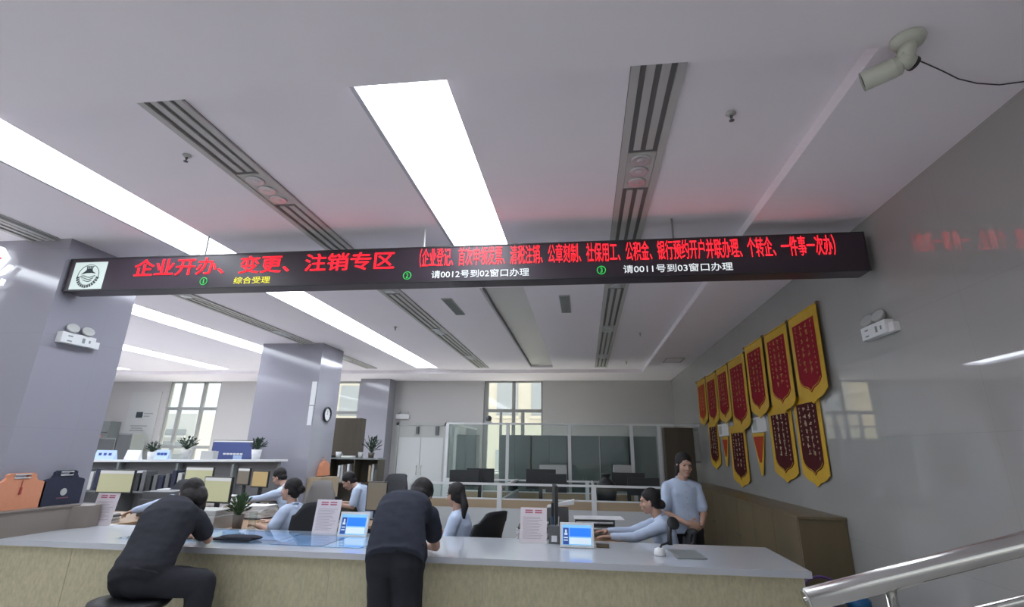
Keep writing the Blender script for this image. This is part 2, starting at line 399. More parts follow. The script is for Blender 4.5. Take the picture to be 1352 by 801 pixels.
# ---- back door beside the pilaster
t = empty('door_1', (-4.75, YB, 0)); t['kind'] = 'structure'
part('door_frame', MB().box((-5.52, YB - .06, 0), (-5.44, YB, 2.40)).box((-4.06, YB - .06, 0), (-3.98, YB, 2.40)).box((-5.52, YB - .06, 2.32), (-3.98, YB, 2.40)).box((-5.44, YB - .05, 1.98), (-4.06, YB, 2.04)), GREYL, t)
for xa, xb, xh in ((-5.43, -4.755, -4.82), (-4.745, -4.07, -4.68)):
    lf = part('door_leaf', MB().box((xa, YB - .045, .01), (xb, YB - .005, 1.98), .004), PWHITE, t)
    part('handle', MB().tube([(xh, YB - .05, .95), (xh, YB - .09, .95), (xh, YB - .09, 1.2), (xh, YB - .05, 1.2)], .01, 8), CHROME, lf)
part('transom_pane', MB().box((-5.44, YB - .03, 2.04), (-4.06, YB - .02, 2.32)), GREYL, t)
part('door_closer', MB().box((-4.9, YB - .12, 2.08), (-4.82, YB - .05, 2.28)).box((-4.32, YB - .10, 2.05), (-4.22, YB - .05, 2.30)), GREYD, t)
t = empty('exit_lamp', (-5.35, YB, 2.52), 'small white emergency lamp on the back wall above the door', 'emergency light')
part('body', MB().box((-5.56, YB - .09, 2.50), (-5.16, YB - .002, 2.64), .015), WHITE, t)
part('lamp_head', MB().ell((-5.48, YB - .06, 2.69), (.05, .05, .05)).ell((-5.24, YB - .06, 2.69), (.05, .05, .05)).box((-5.27, YB - .07, 2.6), (-5.21, YB - .05, 2.68)).box((-5.51, YB - .07, 2.6), (-5.45, YB - .05, 2.68)), GREYL, t, True)

# ================================================================== SERVICE COUNTER
YC, YCB, ZT = 4.39, 5.40, .85
t = empty('service_counter', (-2.0, 4.9, 0), 'long beige-fronted service counter with a glossy white stone top', 'counter')
part('countertop', MB().prism([(-5.296, YC, ZT - .045), (1.60, YC, ZT - .045), (1.60, YC + .55, ZT - .045), (1.60, YCB, ZT - .045), (-5.296, YCB, ZT - .045)], (0, 0, .045)), TOPW, t)
xj = [-5.296, -4.405, -2.058, -.80, .418, 1.555]
for a, b in zip(xj, xj[1:]):
    part('front_panel', MB().box((a + .003, YC + .03, .08), (b - .003, YC + .05, ZT - .045)), BEIGE, t)
part('seam_strip', MB().box((-5.296, YC + .034, .08), (1.555, YC + .048, ZT - .046)), SEAM, t)
part('end_panel', MB().box((1.53, YC + .052, .0), (1.557, YCB - .05, ZT - .045)), BEIGE, t)
part('plinth', MB().box((-5.296, YC + .08, 0), (1.52, YC + .12, .08)), GREYD, t)
part('back_panel', MB().box((-5.296, YCB - .06, 0), (1.52, YCB - .04, ZT - .046)), PWHITE, t)
# glass sheet with documents underneath, at the writing place
g0 = MB().prism([(-4.15, 4.56, ZT + .009), (-1.80, 4.56, ZT + .009), (-1.95, 5.30, ZT + .009), (-4.05, 5.30, ZT + .009)], (0, 0, .006))
tag(rebase(g0.build('glass_sheet', GLASSC), (-3, 4.9, ZT)), 'flat sheet of clear glass lying on the white counter over blue documents', 'glass sheet')
for k, (x0, x1, y0, y1, mt, lab) in enumerate(((-4.0, -3.35, 4.85, 5.25, PALEDOC, 'pale blue page under the counter glass, by the seated customer'), (-3.32, -2.75, 4.80, 5.22, BLUEDOC, 'blue page under the middle of the counter glass'),
                                   (-2.72, -2.25, 4.62, 5.12, BLUEDOC, 'blue page under the counter glass, in front of the propped notice'), (-2.22, -1.90, 4.60, 5.15, PALEDOC, 'pale page under the glass beside the standing customer'))):
    d = MB().box((x0, y0, ZT + .001), (x1, y1, ZT + .006)); tag(rebase(d.build('document', mt), ((x0 + x1) / 2, (y0 + y1) / 2, ZT)), lab, 'document', 'documents under the counter glass')

# info sheets in acrylic stands
def notice(x0, x1, y, h, label, tilt=.05):
    t = empty('notice_stand', ((x0 + x1) / 2, y, ZT), label, 'notice', 'printed notices standing on the counter')
    M = Matrix.Translation((0, y, ZT)) @ Matrix.Rotation(-.16, 4, 'X') @ Matrix.Translation((0, -y, -ZT))
    part('acrylic_plate', MB().box((x0, y, ZT + .004), (x1, y + .004, ZT + h), 0, 0, M), PINKP, t)
    xm = (x0 + x1) / 2; ft = MB().box((x0, y, ZT + .0005), (x1, y + .11, ZT + .004))
    ft.prism([(xm - .04, y + .105, ZT + .004), (xm - .04, y + .109, ZT + .004), (xm - .04, y + .034, ZT + h * .55), (xm - .04, y + .030, ZT + h * .55)], (.08, 0, 0)); part('foot', ft, WHITE, t)
    hd = MB(); wd = x1 - x0
    for k in range(2):
        for a, b in ((.18, .47), (.55, .82)): hd.box((x0 + wd * a, y - .0015, ZT + h * (.90 - .06 * k)), (x0 + wd * b, y, ZT + h * (.935 - .06 * k)), 0, 0, M)
    part('heading_print', hd, REDINK, t)
    tx = MB(); rnd = random.Random(int(x0 * 100))
    for k in range(15):
        tx.box((x0 + wd * .1, y - .0012, ZT + h * (.72 - .042 * k)), (x0 + wd * rnd.uniform(.6, .9), y, ZT + h * (.732 - .042 * k)), 0, 0, M)
    part('small_print', tx, GREYINK, t); return t
notice(-5.19, -4.93, 5.30, .315, 'propped white notice on the counter, left of the seated customer')
notice(-2.66, -2.405, 5.22, .315, 'propped white notice on the counter, beside the left blue tablet')
notice(-.61, -.365, 5.16, .30, 'propped white notice on the counter, left of the right blue tablet')

def tablet(x0, x1, y, h, label):
    t = empty('counter_tablet', ((x0 + x1) / 2, y, ZT), label, 'tablet', 'display tablets facing the customers')
    M = Matrix.Translation((0, y, ZT)) @ Matrix.Rotation(-.22, 4, 'X') @ Matrix.Translation((0, -y, -ZT)); wd = x1 - x0
    part('casing', MB().box((x0, y, ZT + .004), (x1, y + .018, ZT + h), .005, 0, M), WHITE, t)
    def r(name, a, b, c, d, mt, lay=1): return part(name, MB().box((x0 + wd * a, y - .001 * lay, ZT + h * c), (x0 + wd * b, y + .001, ZT + h * d), 0, 0, M), mt, sc_ if lay > 1 else t)
    sc_ = t
    sc_ = r('screen', .07, .93, .12, .90, TABL)
    r('screen_sky', .28, .91, .45, .78, TABB, 2); r('screen_cloud', .28, .91, .16, .40, TABW, 2); r('profile_panel', .09, .26, .14, .78, TABD, 2)
    hd = MB()
    px = x0 + wd * .175; M3 = M
    hd.box((px - wd * .045, y - .003, ZT + h * .50), (px + wd * .045, y - .002, ZT + h * .58), 0, 0, M).box((px - wd * .025, y - .003, ZT + h * .59), (px + wd * .025, y - .002, ZT + h * .71), 0, 0, M)
    hd.box((px - wd * .06, y - .003, ZT + h * .38), (px + wd * .06, y - .002, ZT + h * .42), 0, 0, M).box((px - wd * .06, y - .003, ZT + h * .28), (px + wd * .06, y - .002, ZT + h * .32), 0, 0, M)
    part('profile_icon', hd, TABW, sc_)
    xm = (x0 + x1) / 2
    part('stand', MB().prism([(xm - .05, y + .09, ZT + .0005), (xm - .05, y + .12, ZT + .0005), (xm - .05, y + .07, ZT + h * .6), (xm - .05, y + h * .6 * .22 + .019, ZT + h * .6)], (.1, 0, 0)), GREYL, t)
    return t
tablet(-2.345, -2.055, 5.10, .225, 'white tablet with a blue screen beside the standing customer')
tablet(-.235, .062, 4.99, .205, 'white tablet with a blue screen near the gooseneck device')

# acrylic holder with dark cards by the left tablet, ID reader by the right one
t = empty('card_holder', (-1.98, 5.24, ZT), 'small dark card holder between the left tablet and the standing customer', 'card holder')
part('tray', MB().box((-2.05, 5.18, ZT + .001), (-1.93, 5.30, ZT + .06), .004), GREYD, t)
part('cards', MB().box((-2.03, 5.2, ZT + .06), (-2.0, 5.27, ZT + .20)).box((-1.985, 5.2, ZT + .06), (-1.955, 5.27, ZT + .17)), BLUEP, t)
t = empty('pen_holder', (-.29, 5.20, ZT), 'dark holder of pens and cards between right notice and tablet', 'pen holder')
part('cup', MB().box((-.345, 5.16, ZT + .001), (-.245, 5.25, ZT + .15), .006), GREYD, t)
part('label_plate', MB().box((-.32, 5.156, ZT + .02), (-.27, 5.16, ZT + .07)), PAPER, t)
for k in range(4):
    part('pen', MB().tube([(-.33 + .024 * k, 5.2, ZT + .10), (-.345 + .03 * k, 5.21, ZT + .21 + .015 * (k % 2))], .005, 8), (BLACK, BLUEP, BLACK, GREYL)[k], t)
t = empty('stamp_pad', (.10, 5.08, ZT), 'small brown stamp pad beside the right tablet', 'stamp pad')
part('case', MB().box((.08, 5.05, ZT + .001), (.19, 5.12, ZT + .022), .005), WOODC, t); part('lid', MB().box((.078, 5.048, ZT + .022), (.192, 5.122, ZT + .032), .004), CLAY, t)
# gooseneck document camera
t = empty('gooseneck_camera', (.62, 4.80, ZT), 'black gooseneck device with a white base on the right of the counter', 'document camera')
part('base', MB().lathe([(.045, .001), (.048, .012), (.04, .05), (.02, .058)], (.59, 4.80, ZT)), WHITE, t, True)
part('arm', MB().tube([(.595, 4.80, ZT + .05), (.61, 4.82, ZT + .075), (.65, 4.84, ZT + .085), (.682, 4.85, ZT + .10)], .008, 10).tube([(.682, 4.85, ZT + .075), (.686, 4.855, ZT + .16), (.70, 4.87, ZT + .205)], [.022, .019, .014], 12), BLACK, t, True)
part('lamp_head', MB().lathe([(.01, -.014), (.050, -.012), (.054, 0), (.050, .012), (.01, .016)], (.728, 4.89, ZT + .235), 24, Matrix.Rotation(1.0, 3, 'X') @ Matrix.Rotation(.4, 3, 'Y')), BLACK, t, True)
g = MB().prism([(.71, 4.67, ZT + .001), (.945, 4.70, ZT + .001), (.92, 5.09, ZT + .001), (.69, 5.05, ZT + .001)], (0, 0, .007))
tag(rebase(g.build('signing_pad', GREYF), (.8, 4.9, ZT)), 'thin dark grey pad lying flat beside the gooseneck device', 'pad')
# soft dark pouch and loose papers by the seated customer
mb = MB().ell((-3.08, 4.70, ZT + .036), (.17, .075, .022)).ell((-2.98, 4.72, ZT + .036), (.12, .06, .02)).box((-3.27, 4.63, ZT + .016), (-2.92, 4.74, ZT + .035), .008)
tag(rebase(mb.build('pouch', BLACKT, None, True), (-3.08, 4.7, ZT)), 'flat black pouch lying on the counter glass by the seated customer', 'pouch')
mb = MB().prism([(-4.03, 4.58, ZT + .001), (-3.9, 4.60, ZT + .001), (-3.88, 4.76, ZT + .001), (-3.98, 4.76, ZT + .001)], (0, 0, .02))
tag(rebase(mb.build('folded_paper', PAPER), (-3.95, 4.66, ZT)), 'small folded white paper on the counter left of the seated customer', 'paper')
mb = MB().prism([(-5.42, 5.2, ZT + .001), (-5.2, 5.24, ZT + .001), (-5.28, 5.38, ZT + .001), (-5.46, 5.38, ZT + .001)], (0, 0, .006))
tag(rebase(mb.build('loose_sheets', PAPER), (-5.3, 5.28, ZT)), 'loose white sheets on the counter beside the wooden ledge', 'paper')

# wooden ledge on the counter against the left pillar, with two tote bags standing on it
mb = MB().prism([(-5.296, 4.24, ZT + .0005), (-5.13, 4.24, ZT + .0005), (-5.13, 5.02, ZT + .0005), (-5.02, 5.12, ZT + .0005), (-5.05, 5.28, ZT + .0005), (-5.296, 5.28, ZT + .0005)], (0, 0, .205))
t = empty('wooden_ledge', (-5.2, 4.7, ZT), 'grey-brown wooden ledge on the counter along the left pillar', 'ledge')
part('body', mb, WOODG, t)
part('top_edge', MB().box((-5.294, 4.22, ZT + .206), (-5.12, 5.1, ZT + .222), .004), WOODG, t)

def tote(y0, y1, z0, h, mt, label):
    t = empty('tote_bag', (-5.25, (y0 + y1) / 2, z0), label, 'bag', 'tote bags on the ledge')
    w_ = y1 - y0; hb = h * .74
    out = [(0, 0), (1, 0), (1.0, hb * .95), (.97, hb), (.82, hb + .03), (.75, h - .01), (.70, h), (.30, h), (.25, h - .01), (.18, hb + .03), (.03, hb), (0, hb * .95)]
    hole = (.38, .62, h * .87, h * .945)
    mb = MB()
    # body up to the handle slot, then the two cheeks and the bridge of the handle
    ym = lambda k: y0 + w_ * k
    x = -5.25
    mb.prism([(x, ym(0), z0), (x, ym(1), z0), (x, ym(1), z0 + hb * .95), (x, ym(.97), z0 + hb), (x, ym(.82), z0 + hb + .015), (x, ym(.78), z0 + hole[2]), (x, ym(.22), z0 + hole[2]), (x, ym(.18), z0 + hb + .015), (x, ym(.03), z0 + hb), (x, ym(0), z0 + hb * .95)], (.035, 0, 0))
    b = part('body', mb, mt, t)
    hd = MB()
    for a, c in ((.22, hole[0]), (hole[1], .78)): hd.box((x + .004, ym(a), z0 + hole[2]), (x + .03, ym(c), z0 + h * .955))
    hd.prism([(x + .004, ym(.22), z0 + h * .95), (x + .004, ym(.78), z0 + h * .95), (x + .004, ym(.72), z0 + h), (x + .004, ym(.28), z0 + h)], (.026, 0, 0))
    part('handle', hd, mt, t)
    gr = MB().tube([(x + .036, ym(hole[0] - .03), z0 + hole[2] - .003), (x + .036, ym(hole[1] + .03), z0 + hole[2] - .003), (x + .036, ym(hole[1] + .03), z0 + hole[3] + .004), (x + .036, ym(hole[0] - .03), z0 + hole[3] + .004), (x + .036, ym(hole[0] - .03), z0 + hole[2] - .003)], .006, 8)
    part('handle_trim', gr, GREYL, t); return t, x + .036, ym
t, x, ym = tote(4.28, 4.76, 1.073, .315, ORANGE, 'orange felt tote bag on the wooden ledge at the left edge')
part('tassel', MB().box((x, ym(.50), 1.20), (x + .01, ym(.54), 1.265), .003).tube([(x + .002, ym(.52), 1.26), (x + .002, ym(.52), 1.33)], .003, 6), mat('tassel_red', (.35, .06, .05), .7), t)
t, x, ym = tote(4.74, 5.17, 1.073, .325, NAVYB, 'dark navy felt tote bag on the wooden ledge beside the orange bag')
part('round_badge', MB().lathe([(.034, 0), (.034, .003), (.02, .004)], (x - .001, ym(.52), 1.195), 24, Matrix.Rotation(R(90), 3, 'Y')), GREYL, t)
bd = MB()
for k in range(6): bd.box((x - .001, ym(.38 + .05 * k), 1.135), (x + .002, ym(.41 + .05 * k), 1.145))
part('badge_print', bd, mat('bag_print', (.25, .10, .13), .7), t)

# ================================================================== HANGING LED SIGN
YS = 4.42
t = sign = empty('led_sign', (-1.4, YS + .1, 3.08), 'long dark hanging LED sign with red Chinese lettering across the hall', 'sign')
X0, X1, Z0, Z1 = -5.275, 2.44, 3.135, 3.49
sb = MB().box((X0, YS, Z0), (X1, YS + .20, Z1), .012); part('cabinet', sb, SIGNB, t)
fb = MB().box((X0, YS - .006, Z0), (X1, YS, Z0 + .012)).box((X0, YS - .006, Z1 - .012), (X1, YS, Z1)).box((X0, YS - .006, Z0), (X0 + .012, YS, Z1)).box((X1 - .012, YS - .006, Z0), (X1, YS, Z1))
part('bezel', fb, BLACK, t)
for x in (-3.80, -1.495, .852):
    part('hanging_rod', MB().tube([(x, YS + .05, Z1 - .01), (x, YS + .05, CH + .10 if x == -3.80 else CH - .002)], .009, 8), GREYF if x != -1.495 else GREYL, t)
lg = part('emblem_panel', MB().box((-5.205, YS - .006, 3.155), (-4.835, YS - .001, 3.447)), LOGOW, t)
em = MB(); cx, cz, yy = -5.02, 3.298, YS - .009
def arcbox(mb, r0, r1, a0, a1, n=10):
    o = [(cx + r1 * math.cos(a0 + (a1 - a0) * i / n), yy, cz + r1 * math.sin(a0 + (a1 - a0) * i / n)) for i in range(n + 1)] + [(cx + r0 * math.cos(a1 - (a1 - a0) * i / n), yy, cz + r0 * math.sin(a1 - (a1 - a0) * i / n)) for i in range(n + 1)]
    mb.prism(o, (0, .004, 0))
arcbox(em, .117, .122, R(-20), R(200), 30)
arcbox(em, .098, .102, R(-175), R(-5), 24)
for k in range(13): arcbox(em, .105, .13, R(180 + 5 + k * 13.2), R(180 + 5 + k * 13.2 + 8.5), 3)
em.prism([(cx - .085, yy, cz + .015), (cx - .04, yy, cz + .055), (cx - .03, yy, cz + .075), (cx + .03, yy, cz + .075), (cx + .04, yy, cz + .05), (cx + .085, yy, cz + .02), (cx + .03, yy, cz + .03), (cx - .03, yy, cz + .028)], (0, .004, 0))
for k in range(4): em.box((cx - .036 + k * .02, yy, cz + .075), (cx - .026 + k * .02, yy + .004, cz + .098))
em.box((cx - .045, yy, cz + .098), (cx + .045, yy + .004, cz + .104))
for k in range(3):
    pts = [(cx - .09 + .02 * k + i * .017, yy, cz - .005 - .022 * k + .010 * math.sin(i * .75 + k)) for i in range(11 - 2 * k)]
    em.prism(pts + [(p[0], p[1], p[2] - .008) for p in pts[::-1]], (0, .004, 0))
part('emblem', em, INK, lg)
text_part('企业开办、变更、注销专区', LEDR, t, 'red_title', -4.51, -1.76, 3.275, 3.455, YS - .002, bold=.012, cuts=(5, 8))
text_part('（企业登记、首次申领发票、清税注销、公章刻制、社保用工、公积金、银行预约开户并联办理、个转企、一件事一次办）', LEDR, t, 'red_service_list', -1.51, 2.19, 3.285, 3.475, YS - .002, cuts=(6, 13, 18, 23, 28, 32, 43, 47))
text_part('综合受理', LEDY, t, 'yellow_line', -3.385, -3.005, 3.168, 3.238, YS - .002)
text_part('请0012号到02窗口办理', LEDW, t, 'white_line', -1.385, -.465, 3.170, 3.245, YS - .002)
text_part('请0011号到03窗口办理', LEDW, t, 'white_line', .385, 1.325, 3.170, 3.245, YS - .002)
for x, s_ in ((-3.71, '1'), (-1.62, '2'), (.19, '3')):
    n = MB().tube([(x + .037 * math.cos(a), YS - .004, 3.205 + .037 * math.sin(a)) for a in [k * math.tau / 24 for k in range(25)]], .0035, 6, False)
    p = part('number_ring', n, LEDG, t)
    text_part(s_, LEDG, p, 'number', x - (.004 if s_ == '1' else .011), x + (.005 if s_ == '1' else .011), 3.182, 3.228, YS - .002)

# lit logo sign at the left edge, on the front of the pillar
t = empty('lit_wall_logo', (-6.0, 4.34, 3.3), 'glowing red and white logo letters on the left pillar front', 'wall sign')
LRED = mat('logo_red_lit', (.85, .05, .08), .5, emit=.3); LWH = mat('logo_white_lit', (.92, .96, 1.0), .5, emit=.6)
def slab(pts, y0, d): return MB().prism([(a, y0, b) for a, b in pts], (0, d, 0))
part('white_diamond', slab([(-6.30, 3.42), (-6.05, 3.62), (-5.94, 3.50), (-6.02, 3.38), (-6.2, 3.30)], 4.31, .05), LWH, t)
part('red_diamond', slab([(-6.25, 3.42), (-6.06, 3.52), (-5.97, 3.485), (-6.04, 3.42), (-6.18, 3.36)], 4.30, .008), LRED, t)
part('stroke', slab([(-6.2, 3.30), (-5.95, 3.35), (-5.88, 3.415), (-5.87, 3.40), (-5.94, 3.32), (-6.2, 3.27)], 4.32, .04), LWH, t)
part('stroke', slab([(-6.3, 3.20), (-5.93, 3.215), (-5.915, 3.26), (-5.905, 3.26), (-5.92, 3.20), (-6.3, 3.18)], 4.32, .04), LWH, t)
part('stroke', slab([(-6.2, 3.02), (-6.0, 3.08), (-5.96, 3.14), (-5.95, 3.13), (-5.99, 3.05), (-6.2, 2.98)], 4.32, .04), LWH, t)

# emergency lights
def emergency(wall, y, z, s, label):
    """twin-head emergency light on a wall facing +X (s=1) or -X (s=-1)"""
    x = wall
    t = empty('emergency_light', (x, y, z), label, 'emergency light', 'twin-head emergency lights')
    part('body', MB().box((x, y - .19, z - .055), (x + s * .07, y + .19, z + .055), .008), WHITE, t)
    part('side_box', MB().box((x, y + s * .19, z - .055), (x + s * .05, y + s * .26, z + .02), .005), WHITE, t)
    mk = MB()
    for yy_, zz, a, b in ((-.10, .02, .05, .012), (-.10, -.03, .05, .012), (.05, 0, .03, .05), (.12, .0, .02, .03)): mk.box((x + s * .069, y + s * yy_ - a / 2, z + zz - b / 2), (x + s * .072, y + s * yy_ + a / 2, z + zz + b / 2))
    part('marks', mk, GREYF, t)
    for dy in (-.08, .09):
        c = Vector((x + s * .05, y + dy, z + .105)); Mr = Matrix.Rotation(R(90 - 35) * s, 3, 'Y') @ Matrix.Rotation(.3, 3, 'X')
        h = part('lamp_head', MB().lathe([(.02, -.05), (.045, -.03), (.058, 0), (.058, .012), (.048, .012)], c, 20, Mr), GREYL, t, True)
        part('reflector', MB().lathe([(.048, .010), (.03, -.01), (.012, -.015)], c, 20, Mr), CHROME, h, True)
    return t
emergency(-5.3, 4.70, 2.69, 1, 'white twin-head emergency light on the left pillar below the sign end')
emergency(2.5, 4.56, 2.65, -1, 'white twin-head emergency light on the right wall beside the red banners')

# CCTV camera
t = empty('security_camera', (1.64, 2.26, CL), 'white bullet security camera under the ceiling at upper right', 'camera')
CAMW = mat('aged_white_camera', (.55, .57, .50), .45)
part('mount_plate', MB().lathe([(.075, -.001), (.078, -.014), (.066, -.034), (.04, -.04)], (1.645, 2.27, CL), 24), CAMW, t, True)
part('bracket', MB().cap((1.645, 2.27, CL - .03), (1.635, 2.30, CL - .09), .036, .040).tube([(1.60, 2.30, CL - .085), (1.668, 2.312, CL - .115)], [.036, .036], 14), CAMW, t, True)
a, b = Vector((1.625, 2.325, CL - .11)), Vector((1.485, 2.40, CL - .135)); d = (b - a).normalized()
bd = part('barrel', MB().tube([a, a + d * .01, b - d * .01, b], [.036, .047, .047, .045], 20), CAMW, t, True)
part('lens', MB().tube([b + d * .0005, b + d * .004], .040, 20), BLACK, bd)
part('sun_shield', MB().tube([a + d * .03, b + d * .012], [.050, .050], 20, False), CAMW, bd, True)
part('joint_band', MB().tube([(1.668, 2.311, CL - .117), (1.676, 2.314, CL - .120)], .037, 14), BLACK, t)
cpts = [AZ(*p, z) for p, z in (((1202, 75), 3.57), ((1225, 85), 3.575), ((1243, 93), 3.585), ((1265, 104), 3.59), ((1290, 110), 3.6), ((1320, 112), 3.615), ((1350, 108), 3.622), ((1380, 100), 3.625))]
part('cable', MB().tube([Vector((1.668, 2.29, CL - .05))] + cpts, .0035, 8), BLACK, t, True)

# ================================================================== BANNERS ON THE RIGHT WALL
def banner(y0, y1, zt, zb, field, thread, label, x=2.475, tri=False, rod=True, seed=0, sag=.0):
    rnd = random.Random(seed); w_ = y1 - y0; yc = (y0 + y1) / 2; h = zt - zb
    t = empty('pennant_banner', (x, yc, zb), label, 'banner', 'award banners on the right wall')
    def shape(ins, low):
        a, b, c = y0 + ins, y1 - ins, zb + low
        if tri: return [(a, zt - ins), (b, zt - ins), (yc + .03, c + ins * 2), (yc - .03, c + ins * 2)]
        z1 = c + h * .13
        o = [(a, zt - ins * 1.1), (b, zt - ins * 1.1), (b, z1 + .02), (b - .004, z1)]
        k = 9; g_ = lambda q: .60 * (1 - (1 - q) ** 3.2) + .40 * q ** 6
        o += [(yc + (b - yc) * (1 - i / k) * .98, z1 - (z1 - c) * g_(i / k)) for i in range(1, k)]
        o += [(yc, c)]
        o += [(yc - (yc - a) * (i / k) * .98, z1 - (z1 - c) * g_(1 - i / k)) for i in range(1, k)]
        o += [(a + .004, z1), (a, z1 + .02)]
        return o
    ph = rnd.uniform(0, 6)
    def sheet(pts, xo, th):
        mb = MB(); mb.prism([(xo, p[0], p[1]) for p in pts], (-th, 0, 0))
        fs = bmesh.ops.triangulate(mb.bm, faces=mb.bm.faces[:]); bmesh.ops.subdivide_edges(mb.bm, edges=mb.bm.edges[:], cuts=3, use_grid_fill=True)
        for v in mb.bm.verts:
            k = (zt - v.co.z) / h; v.co.x += -.012 * k * (1 + math.sin(v.co.y * 14 + ph)) * .5 - .006 * k
        return mb
    part('border', sheet(shape(0, 0), x, .006), GOLD, t)
    ins = .05 if tri else w_ * .125
    part('field', sheet(shape(ins, h * .12), x - .0075, .004), field, t)
    if not tri:
        big = shape(ins, h * .12); sm = [(yc + (p[0] - yc) * .94, zb + h * .5 + (p[1] - zb - h * .5) * .965) for p in big]
        ln = MB(); q = sm[2:-1]; q = q[:]
        k = lambda z: (zt - z) / h
        pt = [Vector((x - .0125 - .012 * k(p[1]) * (1 + math.sin(p[0] * 14 + ph)) * .5 - .006 * k(p[1]), p[0], p[1])) for p in q]
        ln.tube(pt, .004, 6); part('gold_line', ln, GOLD, t)
        gl = MB()
        for col, (yy_, n, s_, za, zz) in enumerate(((y0 + w_ * .23, 11, .028, zt - h * .14, zb + h * .30), (y0 + w_ * .40, 7, .055, zt - h * .16, zb + h * .36), (y0 + w_ * .58, 7, .055, zt - h * .16, zb + h * .36), (y0 + w_ * .76, 9, .030, zt - h * .14, zb + h * .45))):
            for i in range(n):
                zc = za + (zz - za) * i / (n - 1)
                dx = -.0125 - .012 * k(zc) * (1 + math.sin(yy_ * 14 + ph)) * .5 - .006 * k(zc)
                for _ in range(5):
                    a_, b_ = (rnd.uniform(.5, 1) * s_, s_ * .13) if rnd.random() < .55 else (s_ * .13, rnd.uniform(.5, 1) * s_)
                    oy, oz = rnd.uniform(-.35, .35) * s_, rnd.uniform(-.35, .35) * s_
                    gl.box((x + dx - .002, yy_ + oy - a_ / 2, zc + oz - b_ / 2), (x + dx + .004, yy_ + oy + a_ / 2, zc + oz + b_ / 2))
        part('gold_characters', gl, thread, t)
    if rod:
        part('rod', MB().tube([(x - .004, y0 - .02, zt + .004), (x - .004, y1 + .02, zt + .004)], .010, 10), GOLD, t, True)
        part('finial', MB().ell((x - .004, y0 - .03, zt + .004), (.02, .02, .02)).ell((x - .004, y1 + .03, zt + .004), (.02, .02, .02)), mat('rod_bronze_%d' % seed, (.12, .07, .03), .5), t, True)
    return t
top = [(5.57, 6.34, 3.17, 2.17), (6.43, 7.22, 3.17, 2.12), (7.33, 8.12, 3.18, 2.12), (8.21, 9.13, 3.12, 1.95), (9.20, 9.95, 3.11, 2.13), (10.03, 10.84, 3.10, 2.13), (10.91, 11.70, 3.11, 2.18)]
names = ['red banner of the upper row nearest the emergency light', 'second red upper banner from the emergency light', 'third red upper banner from the emergency light',
         'longest red upper banner, hanging lower than its neighbours', 'fifth red upper banner from the emergency light', 'sixth red upper banner, second from the back wall', 'orange-red upper banner farthest back on the wall']
for i, (a, b, zt, zb) in enumerate(top): banner(a, b, zt, zb, REDV if i < 6 else ORV, GOLDT, names[i], 2.462, seed=i)
low = [(5.93, 6.64, 2.30, 1.32, 'dark maroon lower banner nearest the emergency light'), (6.74, 7.55, 2.25, 1.32, 'second dark maroon lower banner, with pale characters'), (8.69, 9.60, 2.10, 1.14, 'dark maroon lower banner under the longest red banner'), (10.36, 11.15, 2.25, 1.36, 'dark maroon lower banner farthest back')]
for i, (a, b, zt, zb, lab) in enumerate(low): banner(a, b, zt, zb, MAROON, PALET, lab, 2.494, rod=False, seed=20 + i)
banner(7.78, 8.33, 1.94, 1.366, ORV, GOLDT, 'small red triangular pennant between two maroon banners', 2.486, True, False, 31)
banner(9.70, 10.12, 1.935, 1.44, ORV, GOLDT, 'smallest triangular pennant near the back end of the banners', 2.486, True, False, 32)
for y0, y1, z0, z1, lab in ((7.70, 8.35, 1.95, 2.16, 'white sheet on the wall above the nearer triangular pennant'), (9.66, 10.36, 1.95, 2.16, 'white sheet on the wall above the farther triangular pennant')):
    t = empty('wall_notice', (XR, (y0 + y1) / 2, z0), lab, 'notice'); part('sheet', MB().box((XR - .012, y0, z0), (XR - .001, y1, z1)), WHITE, t); part('print_strip', MB().box((XR - .014, y1 - .25, z0 + .03), (XR - .011, y1 - .06, z1 - .03)), GREYL, t)

# low wood cabinet along the right wall
t = empty('low_cabinet', (2.27, 8.7, 0), 'long low brown wood cabinet along the right wall under the banners', 'cabinet')
part('top_board', MB().box((2.04, 5.77, 1.05), (2.495, 11.6, 1.078), .004), WOODC, t)
part('side_panel', MB().box((2.055, 5.79, .02), (2.495, 5.82, 1.05)), WOODC, t)
part('carcass', MB().box((2.075, 5.82, .02), (2.495, 11.58, 1.05)), WOODC, t)
for k in range(8):
    y0 = 5.83 + k * .718; d = part('door', MB().box((2.055, y0, .08), (2.074, y0 + .712, 1.045), .002), WOODC, t)
    part('knob', MB().ell((2.045, y0 + (.65 if k % 2 == 0 else .06), .62), (.012, .012, .012)), GREYD, d)
# tall dark cabinet at its far end
t = empty('tall_cabinet', (2.1, 11.9, 0), 'tall dark wood cabinet in the back right corner behind the standing clerk', 'cabinet')
part('carcass', MB().box((1.68, 11.64, 0), (2.28, 11.97, 2.16)), WOODD, t)
for y0, y1 in ((1.69, 1.975), (1.985, 2.27)):
    d = part('door', MB().box((y0, 11.62, .06), (y1, 11.64, 2.12)), WOODD, t); part('handle', MB().box((1.96 if y0 < 1.8 else 1.99, 11.605, 1.0), (1.97 if y0 < 1.8 else 2.0, 11.62, 1.15)), GREYD, d)
t = empty('switch_board', (2.42, 11.9, 1.5), 'pale upright panel between the tall cabinet and the far banners', 'wall panel')
part('panel', MB().box((2.29, 11.90, 1.45), (2.44, 11.95, 2.17)), GREYL, t); part('cover', MB().box((2.31, 11.89, 1.5), (2.42, 11.90, 2.1)), WHITE, t)

